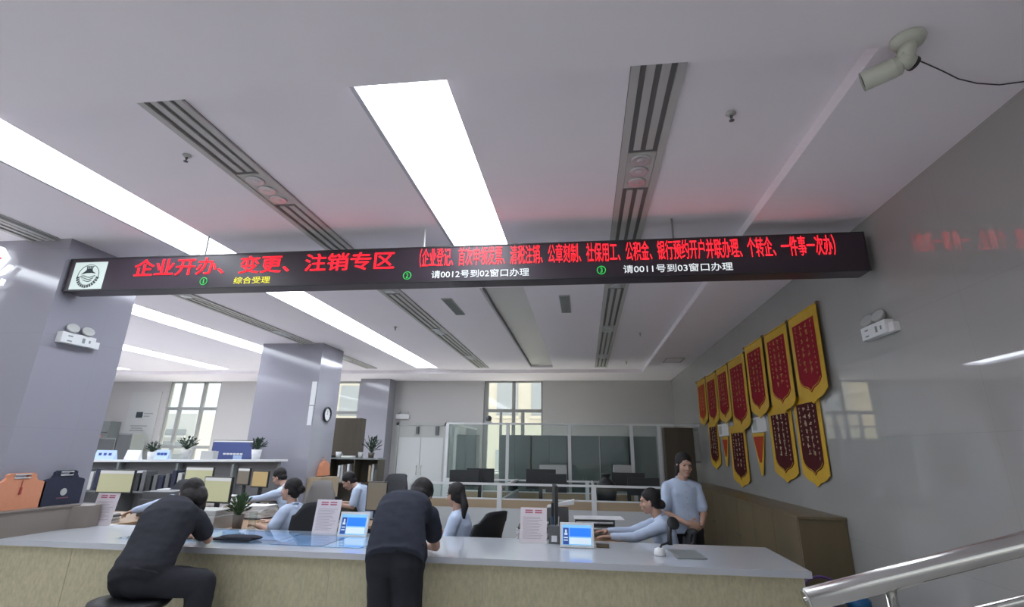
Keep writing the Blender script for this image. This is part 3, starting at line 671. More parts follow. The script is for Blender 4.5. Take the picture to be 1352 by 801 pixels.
# ================================================================== GLASS ROOM AT THE BACK
t = empty('glass_partition', (-.3, 12, 0), 'tall glazed office partition with white frame across the back of the hall', 'partition')
zt = 2.25; xp = [-3.12, -1.72, -.33, 1.03, 1.62]
fr = MB().box((-3.15, 11.98, zt - .04), (2.495, 12.04, zt)).box((-3.15, 11.98, 0), (1.66, 12.04, .06)); part('top_rail', fr, WHITE, t)
for x in xp: part('post', MB().box((x - .035, 11.975, .06), (x + .035, 12.045, zt - .04)), WHITE, t)
for a, b in zip(xp, xp[1:]): part('pane', MB().box((a + .035, 12.005, .06), (b - .035, 12.012, zt - .04)), GLASS, t)
part('side_frame', MB().box((-3.15, 12.04, zt - .04), (-3.09, 15.29, zt)).box((-3.15, 12.04, 0), (-3.09, 15.29, .06)), WHITE, t); part('side_pane', MB().box((-3.125, 12.04, .06), (-3.118, 15.29, zt - .04)), GLASS, t)
for x0, x1, lab in ((-3.02, -2.55, 'grey filing cabinet behind the first glass pane'), (-1.98, -1.25, 'grey filing cabinet behind the second glass pane, left half'), (-1.22, -.40, 'grey filing cabinet behind the second glass pane, right half'),
                    (-.37, .33, 'grey filing cabinet behind the third glass pane, left half'), (.36, 1.0, 'grey filing cabinet behind the third glass pane, right half'), (1.02, 1.62, 'grey filing cabinet behind the narrow fourth glass pane')):
    t = empty('filing_cabinet', ((x0 + x1) / 2, 12.8, 0), lab, 'cabinet', 'grey filing cabinets in the glass office')
    part('carcass', MB().box((x0, 12.52, 0), (x1, 13.0, 2.0), .005), GREYF, t)
    xm = (x0 + x1) / 2
    for a, b, s_ in ((x0 + .01, xm - .002, -1), (xm + .002, x1 - .01, 1)):
        d = part('door', MB().box((a, 12.5, .05), (b, 12.519, 1.97)), GREYF, t); part('handle', MB().box((xm + s_ * .03 - .006, 12.49, .95), (xm + s_ * .03 + .006, 12.5, 1.1)), GREYL, d)
t = empty('desk_fan', (-2.17, 12.0, 2.25), 'small dark round-headed device standing on top of the glass partition', 'device')
part('head', MB().ell((-2.17, 12.01, 2.34), (.07, .06, .07)), GREYD, t, True); part('base', MB().box((-2.24, 11.98, 2.2505), (-2.10, 12.04, 2.28), .004), GREYL, t)

# low workstation screens
def screen_row(xs_, y, zt, label):
    t = empty('desk_screen_row', ((xs_[0] + xs_[-1]) / 2, y, 0), label, 'desk partition', 'low workstation screens')
    for x in xs_: part('post', MB().box((x - .035, y - .03, 0), (x + .035, y + .03, zt)), WHITE, t)
    for a, b in zip(xs_, xs_[1:]):
        a += .035; b -= .035
        part('frame', MB().box((a, y - .022, zt - .03), (b, y + .022, zt)).box((a, y - .022, zt - .225), (b, y + .022, zt - .205)), WHITE, t)
        part('pane', MB().box((a, y - .004, zt - .205), (b, y + .004, zt - .03)), GLASS, t)
        part('wood_band', MB().box((a, y - .02, zt - .335), (b, y + .02, zt - .225)), WOODP, t)
        part('fabric_panel', MB().box((a, y - .018, .03), (b, y + .018, zt - .335)), PWHITE, t)
    return t
screen_row([-2.57, -1.25, .115, 1.20], 8.0, 1.195, 'front row of low white-framed desk screens with wood bands')
screen_row([-2.60, -1.95, .03, .9], 10.2, 1.14, 'rear row of low white-framed desk screens before the glass partition')
for x, lab in ((-1.25, 'side desk screen running back behind the empty black chair'), (.115, 'side desk screen running back behind the black vase')):
    t = empty('desk_side_screen', (x, 9.1, 0), lab, 'desk partition', 'low side screens')
    part('frame', MB().box((x - .02, 8.04, 1.12), (x + .02, 10.15, 1.15)).box((x - .02, 8.04, .95), (x + .02, 10.15, .97)), WHITE, t); part('pane', MB().box((x - .004, 8.04, .97), (x + .004, 10.15, 1.12)), GLASS, t); part('fabric_panel', MB().box((x - .018, 8.04, .03), (x + .018, 10.15, .95)), PWHITE, t)

def desk(x0, x1, y0, y1, z, label, mt=WOODT):
    t = empty('desk', ((x0 + x1) / 2, (y0 + y1) / 2, 0), label, 'desk')
    part('desktop', MB().box((x0, y0, z - .03), (x1, y1, z), .004), mt, t)
    for x in (x0 + .03, x1 - .03): part('side_panel', MB().box((x - .015, y0 + .03, 0), (x + .015, y1 - .03, z - .03)), mt, t)
    return t
ZD = .78
desk(-6.6, -5.38, 5.75, 7.0, ZD, 'wooden desk behind the counter at the far left, under the left monitor')
desk(-4.62, -3.62, 5.5, 6.9, ZD, 'wooden desk behind the counter with plant and monitor')
desk(-3.02, -2.0, 6.4, 7.12, ZD, 'wooden desk carrying the olive-grey monitor')
desk(-.75, .42, 5.55, 6.6, ZD, 'wooden desk of the typing clerk at right')
desk(-6.6, -4.75, 7.65, 8.6, ZD, 'rear wooden desk with the orange monitor')
desk(-2.5, -1.35, 8.2, 10.0, .72, 'pale desk behind the first low screen', PWHITE)
desk(-1.15, .02, 8.2, 10.0, .72, 'pale desk behind the second low screen', PWHITE)
desk(.2, 1.2, 8.2, 10.0, .72, 'pale desk behind the third low screen', PWHITE)

def monitor(x, y, z0, w_, h_, yaw, scr, label, zd, bar=True, group='computer monitors on the desks'):
    """screen centre bottom at (x, y, z0), the face turned by yaw from -Y; stands on a desk at zd"""
    t = empty('computer_monitor', (x, y, zd), label, 'monitor', group)
    M = Matrix.Translation((x, y, 0)) @ Matrix.Rotation(yaw, 4, 'Z')
    part('casing', MB().box((-w_ / 2, 0, z0), (w_ / 2, .035, z0 + h_), .006, 0, M), BLACK, t)
    s_ = part('screen', MB().box((-w_ / 2 + .012, -.002, z0 + .018), (w_ / 2 - .012, .001, z0 + h_ - .012), 0, 0, M), scr, t)
    if bar:
        part('title_bar', MB().box((-w_ / 2 + .012, -.004, z0 + h_ - .05), (w_ / 2 - .012, -.001, z0 + h_ - .014), 0, 0, M), SCRB, s_)
    part('stand', MB().box((-.03, .036, zd + .012), (.03, .06, z0 + h_ * .5), 0, 0, M).box((-.11, -.05, zd + .0005), (.11, .12, zd + .013), .004, 0, M), BLACK, t)
    return t
monitor(-6.06, 6.45, 1.055, .47, .29, .10, SCRY, 'pale yellow monitor behind the notice at the far left', ZD)
monitor(-5.89, 7.75, 1.06, .45, .29, .06, SCRY, 'pale yellow monitor farther back, partly behind the seated customer', ZD)
monitor(-4.44, 6.2, 1.00, .40, .30, -.12, SCRY, 'largest pale yellow monitor, right of the seated customer', ZD)
monitor(-5.225, 8.3, 1.03, .30, .25, -.10, SCRO, 'small orange monitor before the bowed clerk', ZD, False)
monitor(-5.62, 8.45, 1.05, .30, .27, -.35, SCRG, 'small dim monitor left of the orange one', ZD)
monitor(-2.71, 6.95, .88, .27, .36, .05, SCRG, 'upright olive-grey monitor between the counter customer and the back desks', ZD, False)
monitor(-.31, 5.95, .945, .40, .36, R(97), SCRG, 'black monitor seen edge-on beside the typing clerk', ZD, False)
monitor(-2.03, 9.1, 1.07, .50, .26, R(180), SCRG, 'black monitor back over the first low screen, left one', .72, False)
monitor(-1.80, 9.35, 1.08, .48, .27, R(180), SCRG, 'black monitor back over the first low screen, right one', .72, False)
monitor(-.74, 9.2, 1.05, .50, .31, R(180), SCRG, 'black monitor back over the second low screen, left one', .72, False)
monitor(-.47, 8.9, 1.02, .34, .28, R(180), SCRG, 'black monitor back over the second low screen, right one', .72, False)
monitor(.72, 9.5, 1.02, .55, .30, R(180), SCRG, 'black monitor back over the third low screen, left one', .72, False)
monitor(.92, 9.0, 1.0, .50, .26, R(180), SCRG, 'black monitor back over the third low screen, right one', .72, False)

# vase, papers on the desks behind
t = empty('vase', (.33, 9.0, .72), 'dark round vase with pinched neck beyond the low screens', 'vase')
part('body', MB().lathe([(.08, .001), (.13, .12), (.165, .32), (.15, .44), (.08, .50), (.045, .53), (.06, .56), (.085, .585), (.05, .6)], (.33, 9.0, .72), 24), BLACK, t, True)
for x0, x1, y, z0, h, lab in ((-.95, -.35, 11.3, 0, 1.38, 'pale carton stack before the glass, over the second monitors'), (.55, .95, 11.3, 0, 1.40, 'pale carton stack before the glass, right of the vase')):
    t = empty('carton_stack', ((x0 + x1) / 2, y, z0), lab, 'carton')
    part('carton', MB().box((x0, y - .15, .001), (x1, y + .15, .7), .006), GREYL, t); part('carton', MB().box((x0 + .02, y - .14, .701), (x1 - .02, y + .14, h), .006), GREYL, t)
for x, y, w_, d_, z, n, mt, lab in ((-5.75, 5.95, .4, .3, ZD, 5, GREYL, 'stack of files on the far left desk'), (-4.2, 6.75, .35, .3, ZD, 8, PAPER, 'stack of white papers beside the large yellow monitor'), (-2.15, 9.7, .3, .3, .72, 4, PAPER, 'papers behind the first low screen'),
                                     (-.56, 6.2, .28, .25, ZD, 6, PAPER, 'stack of papers behind the edge-on monitor'), (-.55, 5.80, .3, .3, ZD, 7, PAPER, 'stack of papers behind the notice beside the right tablet'), (.6, 8.6, .35, .25, .72, 6, PAPER, 'papers behind the third low screen'),
                                     (-5.52, 7.9, .3, .3, ZD, 8, PAPER, 'stack of papers on the rear desk'), (-6.35, 7.82, .3, .25, ZD, 12, GREYL, 'tall stack of files on the rear desk by the ledge')):
    t = empty('paper_stack', (x, y, z), lab, 'papers', 'paper stacks on the desks'); rnd = random.Random(int(x * 100))
    for k in range(n):
        part('folder', MB().box((x - w_ / 2, y - d_ / 2, z + .001 + k * .02), (x + w_ / 2, y + d_ / 2, z + .018 + k * .02), 0, rnd.uniform(-.15, .15)), (mt, GREYD, NAME)[0 if k % 3 else rnd.randrange(2)], t)
t = empty('document_tray', (.12, 6.3, ZD), 'dark tray with a white sheet on top beside the typing clerk', 'tray')
t.location = (.12, 6.3, ZD)
for k in range(3): part('tray_shelf', MB().box((-.12, 6.15, ZD + .03 + k * .06), (.30, 6.43, ZD + .04 + k * .06)), GREYD, t)
part('tray_side', MB().box((-.125, 6.15, ZD + .0005), (-.118, 6.43, ZD + .17)).box((.298, 6.15, ZD + .0005), (.305, 6.43, ZD + .17)), GREYD, t)
part('top_sheet', MB().box((-.14, 6.13, ZD + .172), (.40, 6.45, ZD + .178), 0, .06), PAPER, t)

# printer and small things on the second desk
def printer(x0, x1, y0, y1, z, h, mt, label):
    t = empty('printer', ((x0 + x1) / 2, (y0 + y1) / 2, z), label, 'printer', 'desk printers')
    part('body', MB().box((x0, y0, z + .001), (x1, y1, z + h * .7), .012), mt, t); part('lid', MB().box((x0 + .01, y0 + .02, z + h * .7), (x1 - .01, y1, z + h), .012), mt, t)
    part('paper_slot', MB().box((x0 + .05, y0 - .004, z + h * .35), (x1 - .05, y0 + .001, z + h * .5)), BLACK, t); part('output_tray', MB().box((x0 + .06, y0 - .08, z + h * .2), (x1 - .06, y0, z + h * .24)), GREYD, t)
printer(-4.52, -4.02, 5.66, 6.0, ZD, .2, GREYL, 'grey printer under the largest yellow monitor')
printer(-6.35, -5.9, 5.9, 6.25, ZD, .18, GREYD, 'dark printer at the far left behind the ledge')
printer(-5.75, -5.35, 6.55, 6.95, ZD, .30, GREYD, 'dark tall printer right of the far left monitor')
printer(-5.00, -4.77, 8.28, 8.56, ZD, .16, GREYD, 'low dark printer under the orange monitor')

def plant(x, y, z, r, h, n, pot, potr, poth, mt, label, seed):
    rnd = random.Random(seed); t = empty('potted_plant', (x, y, z), label, 'plant', 'potted plants')
    part('pot', MB().lathe([(potr * .75, .001), (potr, poth), (potr * .9, poth), (potr * .85, poth * .9)], (x, y, z), 18), pot, t, True)
    mb = MB(); st = MB()
    for k in range(n):
        a = rnd.uniform(0, math.tau); e = rnd.uniform(.2, 1.0); tip = Vector((x + math.cos(a) * r * e, y + math.sin(a) * r * e, z + poth + h * rnd.uniform(.25, 1.0) * (1.1 - .45 * e)))
        b = Vector((x, y, z + poth * .9)); st.tube([b, b.lerp(tip, .5) + Vector((0, 0, .02)), tip], .003, 5)
        u = (tip - b).normalized(); s_ = u.cross(Vector((0, 0, 1))).normalized(); L = r * .55
        c0, c1 = tip - u * L * .4, tip + u * L * .6
        vs = [mb.bm.verts.new(p) for p in (c0, tip + s_ * L * .22 + Vector((0, 0, .01)), c1 - Vector((0, 0, L * .2)), tip - s_ * L * .22 + Vector((0, 0, .01)))]
        mb.bm.faces.new(vs)
    part('leaves', mb, mt, t); part('stems', st, mt, t)
    return t
plant(-3.80, 5.75, ZD, .13, .22, 90, CLAY, .06, .16, LEAF, 'bushy green plant in a dark pot on the desk by the seated clerk', 3)
t = empty('glass_tumbler', (-3.57, 5.66, ZD), 'clear glass tumbler beside the bushy desk plant', 'glass'); part('wall', MB().lathe([(.036, .012), (.042, .20), (.044, .20)], (-3.57, 5.66, ZD), 18), GLASS, t, True); part('foot', MB().lathe([(.038, .001), (.037, .012)], (-3.57, 5.66, ZD), 18), GREYL, t)

# ---- ledge partition at the left back, with name plates, plants and the navy monitor
t = empty('ledge_partition', (-7.4, 9.3, 0), 'low grey partition with a pale top ledge before the clock pillar', 'partition')
part('top_board', MB().prism([(-9.6, 9.1, 1.335), (-5.48, 9.1, 1.405), (-5.48, 9.5, 1.405), (-9.6, 9.5, 1.335)], (0, 0, .035)), WHITE, t)
part('panel', MB().prism([(-9.5, 9.25, 0), (-5.52, 9.25, 0), (-5.52, 9.25, 1.40), (-9.5, 9.25, 1.333)], (0, .1, 0)), mat('ledge_panel_grey', (.14, .14, .145), .5), t)
for x in (-8.6, -7.4, -6.3): part('upright', MB().box((x - .02, 9.12, 0), (x + .02, 9.249, 1.345)), GREYF, t)
def lz(x): return 1.371 + (x + 9.6) / 4.12 * .07
for x, w_, mt, lab in ((-9.02, .42, NAME, 'pale blue nameplate at the left end of the ledge'), (-8.44, .30, PAPER, 'white folded card on the ledge, left of the small plant'), (-7.84, .28, NAME, 'blue nameplate on the ledge under the left window')):
    t = empty('nameplate', (x, 9.25, lz(x)), lab, 'nameplate', 'cards on the ledge'); z = lz(x) + .003
    part('plate', MB().prism([(x - w_ / 2, 9.2, z), (x - w_ / 2, 9.3, z), (x - w_ / 2, 9.25, z + .17)], (w_, 0, 0)), mt, t)
    if mt is NAME:
        mk = MB()
        for k in (-1, 0, 1): mk.box((x + k * w_ * .25 - .03, 9.222, z + .06), (x + k * w_ * .25 + .03, 9.226, z + .12), 0, 0)
        part('print', mk, TABD, t)
def pt(x, s_, potm, lab, seed): plant(x, 9.3, lz(x) + .003, .16 * s_, .24 * s_, 60, potm, .09 * s_, .17 * s_, LEAFD, lab, seed)
pt(-8.12, .8, PAPER, 'small plant on the ledge left of the blue nameplate', 11); pt(-7.42, 1.05, GREYL, 'plant in a grey pot on the ledge before the left window', 12); pt(-6.0, 1.0, WHITE, 'plant in a white pot on the ledge beside the navy monitor', 13)
t = empty('white_box', (-6.93, 9.3, lz(-6.93)), 'small pale box on the ledge before the navy monitor', 'box'); part('body', MB().box((-7.05, 9.22, lz(-6.93) + .004), (-6.80, 9.36, lz(-6.93) + .15), .004), GREYL, t); part('flap', MB().box((-7.05, 9.22, lz(-6.93) + .151), (-6.80, 9.29, lz(-6.93) + .155)), WHITE, t)
t = empty('display_screen', (-6.8, 9.75, .75), 'large navy display with a white top bar behind the ledge', 'monitor')
part('casing', MB().box((-7.24, 9.75, 1.35), (-6.38, 9.79, 1.77), .006), BLACK, t); s_ = part('screen', MB().box((-7.225, 9.747, 1.37), (-6.395, 9.751, 1.76)), SCRN, t)
part('title_bar', MB().box((-7.225, 9.744, 1.735), (-6.395, 9.748, 1.76)), SCRB, s_)
ln = MB()
for k in range(6): ln.box((-6.98 + k * .07, 9.744, 1.50), (-6.98 + k * .07 + .055, 9.748, 1.53))
part('screen_line', ln, SCRB, s_); part('screen_block', MB().box((-6.76, 9.743, 1.38), (-6.58, 9.747, 1.49)), NAME, s_)
part('stand', MB().box((-6.85, 9.78, .751), (-6.75, 9.82, 1.5)).box((-7.0, 9.7, .751), (-6.6, 9.9, .765)), BLACK, t)
desk(-7.6, -6.0, 9.52, 9.88, .75, 'narrow desk behind the ledge carrying the navy display', PWHITE)

rnd = random.Random(9)
t = empty('side_shelf', (-8.3, 8.95, 0), 'dark low shelf full of files under the pale ledge', 'shelf')
part('top_board', MB().box((-9.4, 8.72, .86), (-6.75, 9.08, .89)), GREYD, t); part('back', MB().box((-9.4, 9.06, 0), (-6.75, 9.08, .86)), GREYD, t)
for x in (-9.4, -8.1, -6.78): part('upright', MB().box((x, 8.72, 0), (x + .03, 9.06, .86)), GREYD, t)
cols = (('black', BLACK), ('grey', GREYL), ('dark grey', GREYD), ('white', PAPER), ('navy', NAVYB))
for k in range(22):
    x = -9.35 + k * .115; h = rnd.uniform(.24, .36); nm, mt = cols[(k * 7 + k // 3) % 5]
    b = rebase(MB().box((x, 8.76, .891), (x + .075, 9.02, .891 + h), .004).build('binder', mt), (x + .04, 8.9, .891))
    tag(b, nm + ' binder in the row standing on the dark shelf under the pale ledge, number %d along' % (k + 1) if False else nm + ' binder in the row standing on the dark shelf under the pale ledge', 'binder', nm + ' binders under the pale ledge')
t = empty('backpack', (-6.1, 7.45, ZD), 'black bag slumped on the rear desk between the yellow monitors', 'bag')
part('body', MB().ell((-6.38, 8.15, ZD + .17), (.17, .13, .17)), BLACKT, t, True); part('pocket', MB().ell((-6.38, 8.05, ZD + .11), (.12, .07, .09)), BLACKT, t, True); part('strap', MB().tube([(-6.44, 8.12, ZD + .32), (-6.38, 8.1, ZD + .40), (-6.32, 8.12, ZD + .32)], .012, 8), BLACK, t, True)

# ---- clock, papers and orange bag on the clock pillar
t = empty('wall_clock', (-5.3, 10.40, 2.31), 'round white wall clock with a dark rim on the pillar', 'clock')
My = Matrix.Rotation(R(90), 3, 'Y')
part('rim', MB().lathe([(.15, .001), (.155, .03), (.15, .045), (.135, .045), (.13, .02)], (-5.3, 10.40, 2.31), 32, My), BLACK, t, True)
fc = part('dial', MB().lathe([(.134, .004), (.134, .022)], (-5.3, 10.40, 2.31), 32, My), PAPER, t)
hm = MB()
for k in range(12): hm.box((-5.278, 10.40 + .115 * math.sin(k * math.pi / 6) - .005, 2.31 + .115 * math.cos(k * math.pi / 6) - .008), (-5.276, 10.40 + .115 * math.sin(k * math.pi / 6) + .005, 2.31 + .115 * math.cos(k * math.pi / 6) + .008))
part('hour_marks', hm, INK, fc)
part('hand', MB().box((-5.275, 10.396, 2.31), (-5.273, 10.404, 2.39)), INK, fc); part('hand', MB().box((-5.275, 10.35, 2.306), (-5.273, 10.40, 2.314)), INK, fc)
t = empty('paper_strip', (-5.25, 9.9, 2.1), 'long narrow white strip on the front corner of the clock pillar', 'paper strip')
part('strip', MB().box((-5.42, 9.888, 2.46), (-5.32, 9.899, 2.92)), WHITE, t); part('lower_strip', MB().box((-5.42, 9.888, 2.07), (-5.33, 9.899, 2.44)), PAPER, t)
t = empty('hanging_bag', (-5.25, 10.5, 1.26), 'orange bag hanging on the side of the clock pillar', 'bag')
part('body', MB().prism([(-5.29, 10.28, 1.12), (-5.29, 10.70, 1.12), (-5.29, 10.64, 1.33), (-5.29, 10.53, 1.40), (-5.29, 10.40, 1.38), (-5.29, 10.33, 1.30)], (.08, 0, 0)), ORANGE, t)
part('strap', MB().tube([(-5.25, 10.42, 1.385), (-5.275, 10.45, 1.46), (-5.25, 10.5, 1.395)], .008, 8), ORANGE, t)
part('hook', MB().tube([(-5.299, 10.45, 1.47), (-5.26, 10.45, 1.46), (-5.255, 10.45, 1.48)], .005, 6), CHROME, t)
t = empty('carton_box', (-5.22, 9.6, 0), 'tan carton standing by the clock pillar under the orange bag', 'carton'); part('body', MB().box((-5.29, 9.95, .001), (-5.0, 10.7, 1.10), .006), mat('tan_board', (.40, .32, .22), .7), t); part('flap', MB().box((-5.29, 9.95, 1.101), (-5.0, 10.3, 1.106)), WOODP, t)

# tall brown cabinet and open shelf behind the clock pillar
t = empty('tall_shelf_cabinet', (-5.75, 12.6, 0), 'tall dark brown cabinet with open shelves right of the clock pillar', 'cabinet')
part('upper_cabinet', MB().box((-6.15, 12.5, 1.48), (-5.46, 12.85, 2.36)), WOODD, t)
part('shelf', MB().box((-6.15, 12.4, 1.40), (-4.88, 12.85, 1.435)), GREYF, t); part('shelf', MB().box((-6.15, 12.4, .85), (-4.88, 12.85, .88)), WOODD, t)
part('back', MB().box((-6.15, 12.84, 0), (-4.88, 12.87, 1.40)), WOODD, t)
for x in (-6.15, -5.48, -4.9): part('upright', MB().box((x, 12.42, 0), (x + .025, 12.84, 1.40)), WOODD, t)
part('upright', MB().box((-6.15, 12.5, 1.435), (-6.12, 12.85, 1.48)).box((-5.49, 12.5, 1.435), (-5.46, 12.85, 1.48)), WOODD, t)
for x, z, w_, h_, mt, lab in ((-5.90, 1.436, .14, .13, WHITE, 'white cup on the open shelf, left one'), (-5.35, 1.436, .12, .13, GREYL, 'pale cup on the open shelf, right one')):
    t = empty('cup', (x, 12.45, z), lab, 'cup', 'cups on the open shelf'); part('body', MB().lathe([(w_ * .4, .001), (w_ * .5, h_), (w_ * .44, h_), (w_ * .36, .02)], (x, 12.45, z), 16), mt, t, True); part('handle', MB().tube([(x + w_ * .45, 12.45, z + h_ * .8), (x + w_ * .75, 12.45, z + h_ * .6), (x + w_ * .4, 12.45, z + h_ * .25)], .01, 6), mt, t)
rnd = random.Random(5)
for k in range(7):
    x = -5.9 + k * .075 + (.47 if k > 3 else 0); h = rnd.uniform(.3, .42); o = MB().box((x, 12.5, .881), (x + .055, 12.75, .88 + h), .003)
    o = rebase(o.build('binder', (WHITE, GREYL, CLAY, PAPER, WOODP, GREYL, GREYD)[k]), (x + .03, 12.6, .88)); tag(o, ['white', 'grey', 'brown', 'paper white', 'tan', 'pale grey', 'dark'][k] + ' binder on the lower open shelf by the clock pillar', 'binder', 'binders on the open shelf')
plant(-5.12, 12.55, 1.436, .22, .42, 60, CLAY, .08, .12, LEAFD, 'dark leafy plant on the open shelf below the far pilaster', 17)

# boards on the far left back wall
t = empty('notice_board', (-13.8, YB, 1.1), 'pale notice board with a small dark emblem left of the left window', 'notice board')
part('board', MB().box((-14.5, YB - .03, 1.15), (-13.45, YB - .002, 3.3)), mat('pale_board', (.50, .51, .51), .5), t)
part('emblem', MB().box((-14.18, YB - .034, 2.48), (-13.95, YB - .03, 2.66)), INK, t)
pr_ = MB()
for a, b, z in ((-13.9, -13.6, 2.60), (-13.9, -13.7, 2.52), (-14.3, -13.7, 2.22), (-14.25, -13.85, 2.15), (-14.3, -13.8, 2.08)): pr_.box((a, YB - .034, z), (b, YB - .03, z + .025))
part('print', pr_, GREYF, t)
t = empty('display_cabinet', (-15.0, 15.0, 0), 'dark display cabinet in the far left corner beside the left pillar', 'cabinet')
part('carcass', MB().box((-15.6, 14.9, 0), (-14.65, YB - .01, 2.35)), GREYF, t)
for z in (1.3, 1.65, 2.0): part('shelf', MB().box((-15.55, 14.87, z), (-14.7, 14.9, z + .03)), GREYD, t)
for k, (x, z) in enumerate(((-15.3, 1.33), (-15.0, 1.68), (-14.85, 1.33))): tag(rebase(MB().box((x, 14.80, z + .001), (x + .18, 14.868, z + .26), .004).build('book', (WHITE, ORANGE, GREYL)[k]), (x, 14.83, z)), ['white book on the far left display shelf, lower', 'orange book on the far left display shelf, upper', 'grey book on the far left display shelf, lower right'][k], 'book', 'books on the display shelf')
for x0, x1, z, lab in ((-14.45, -13.85, 1.85, 'dark cabinet under the notice board, left'), (-13.8, -13.32, 1.98, 'dark cabinet under the notice board, right')):
    t = empty('side_cabinet', ((x0 + x1) / 2, 14.6, 0), lab, 'cabinet'); part('carcass', MB().box((x0, 14.4, 0), (x1, 14.9, z), .01), GREYF, t); part('door', MB().box((x0 + .02, 14.38, .1), (x1 - .02, 14.40, z - .04)), GREYD, t)

# ================================================================== CHAIRS
def office_chair(x, y, yaw, mt, label, zseat=.43, hb=.57, wd=.46, lean=.18):
    t = empty('office_chair', (x, y, 0), label, 'chair', 'office chairs of the clerks')
    M = Matrix.Translation((x, y, 0)) @ Matrix.Rotation(yaw, 4, 'Z')        # local: sitter faces +Y, back at -Y
    part('seat', MB().box((-wd / 2, -.24, zseat - .06), (wd / 2, .24, zseat), .025, 0, M), mt, t, True)
    # curved backrest
    mb = MB(); nu, nv = 10, 8; g = []
    for j in range(nv + 1):
        row = []
        for i in range(nu + 1):
            u = i / nu * 2 - 1; v = j / nv; k = (1 - .10 * v * v) * (1 - .28 * max(0, v - .8) / .2 * abs(u) ** 3)
            row.append(Vector((u * wd / 2 * k, -.25 - lean * v * v - .02 + .06 * u * u, zseat + .12 + hb * v - .05 * (abs(u) ** 4) * (v > .85))))
        g.append(row)
    F1 = [[mb.bm.verts.new(M @ p) for p in r] for r in g]; F2 = [[mb.bm.verts.new(M @ (p + Vector((0, -.03, 0)))) for p in r] for r in g]
    for j in range(nv):
        for i in range(nu):
            mb.bm.faces.new((F1[j][i], F1[j][i + 1], F1[j + 1][i + 1], F1[j + 1][i])); mb.bm.faces.new((F2[j][i], F2[j + 1][i], F2[j + 1][i + 1], F2[j][i + 1]))
    for j in range(nv):
        mb.bm.faces.new((F1[j][0], F1[j + 1][0], F2[j + 1][0], F2[j][0])); mb.bm.faces.new((F1[j][nu], F2[j][nu], F2[j + 1][nu], F1[j + 1][nu]))
    for i in range(nu):
        mb.bm.faces.new((F1[0][i], F2[0][i], F2[0][i + 1], F1[0][i + 1])); mb.bm.faces.new((F1[nv][i], F1[nv][i + 1], F2[nv][i + 1], F2[nv][i]))
    part('backrest', mb, mt, t, True)
    part('back_bracket', MB().tube([M @ Vector((0, -.1, zseat - .07)), M @ Vector((0, -.30, zseat - .05)), M @ Vector((0, -.32, zseat + .2))], .02, 8), BLACK, t)
    part('column', MB().tube([(x, y, .08), (x, y, zseat - .06)], .025, 10), CHROME, t)
    for k in range(5):
        a = k * math.tau / 5 + yaw; d = Vector((math.cos(a), math.sin(a), 0))
        l = part('leg', MB().tube([Vector((x, y, .10)), Vector((x, y, .075)) + d * .29], [.025, .016], 8), BLACK, t); part('caster', MB().ell(Vector((x, y, .03)) + d * .29, (.028, .028, .029)), BLACK, l, True)
    return t
# ================================================================== PEOPLE
def fuse(name, mb, mt, parent, voxel=.008, smooth=4, wr=0, wscale=18):
    """blend overlapping body volumes into one continuous skin"""
    bmesh.ops.recalc_face_normals(mb.bm, faces=mb.bm.faces[:])
    me = bpy.data.meshes.new('tmp'); mb.bm.to_mesh(me); mb.bm.free()
    o = bpy.data.objects.new('tmp', me); COL.objects.link(o)
    md = o.modifiers.new('r', 'REMESH'); md.mode = 'VOXEL'; md.voxel_size = voxel
    s_ = o.modifiers.new('s', 'SMOOTH'); s_.iterations = smooth; s_.factor = .5
    dg = bpy.context.evaluated_depsgraph_get(); dg.update()
    m2 = bpy.data.meshes.new_from_object(o.evaluated_get(dg)); bpy.data.objects.remove(o); bpy.data.meshes.remove(me)
    if wr:
        ns = [v.normal.copy() for v in m2.vertices]
        for v, n in zip(m2.vertices, ns):
            k = noise.noise(v.co * wscale) * .6 + noise.noise(Vector((v.co.x * 9, v.co.y * 9, v.co.z * 28)) + Vector((7, 3, 1))) * .6
            v.co += n * (wr * k)
    off = Vector((0, 0, 0)); p = parent
    while p: off += p.location; p = p.parent
    m2.transform(Matrix.Translation(-off)); m2.name = name; m2.materials.clear(); m2.materials.append(mt)
    for q in m2.polygons: q.use_smooth = True; q.material_index = 0
    r = bpy.data.objects.new(name, m2); COL.objects.link(r); r.parent = parent; return r

def loft(mb, st, n=20):
    """closed tube through (centre, side, rx, ry) stations"""
    rings = []
    for i, (c, s_, rx, ry) in enumerate(st):
        tdir = (st[min(i + 1, len(st) - 1)][0] - st[max(i - 1, 0)][0]).normalized(); s2 = (s_ - tdir * s_.dot(tdir)).normalized(); f_ = tdir.cross(s2)
        ring = []
        for k in range(n):
            a = k * math.tau / n; ca, sa = math.cos(a), math.sin(a)
            ca = math.copysign(abs(ca) ** .85, ca); sa = math.copysign(abs(sa) ** .85, sa)
            ring.append(mb.bm.verts.new(c + s2 * (rx * ca) + f_ * (ry * sa)))
        rings.append(ring)
    for a, b in zip(rings, rings[1:]):
        for k in range(n): mb.bm.faces.new((a[k], a[(k + 1) % n], b[(k + 1) % n], b[k]))
    mb.bm.faces.new(rings[0][::-1]); mb.bm.faces.new(rings[-1])

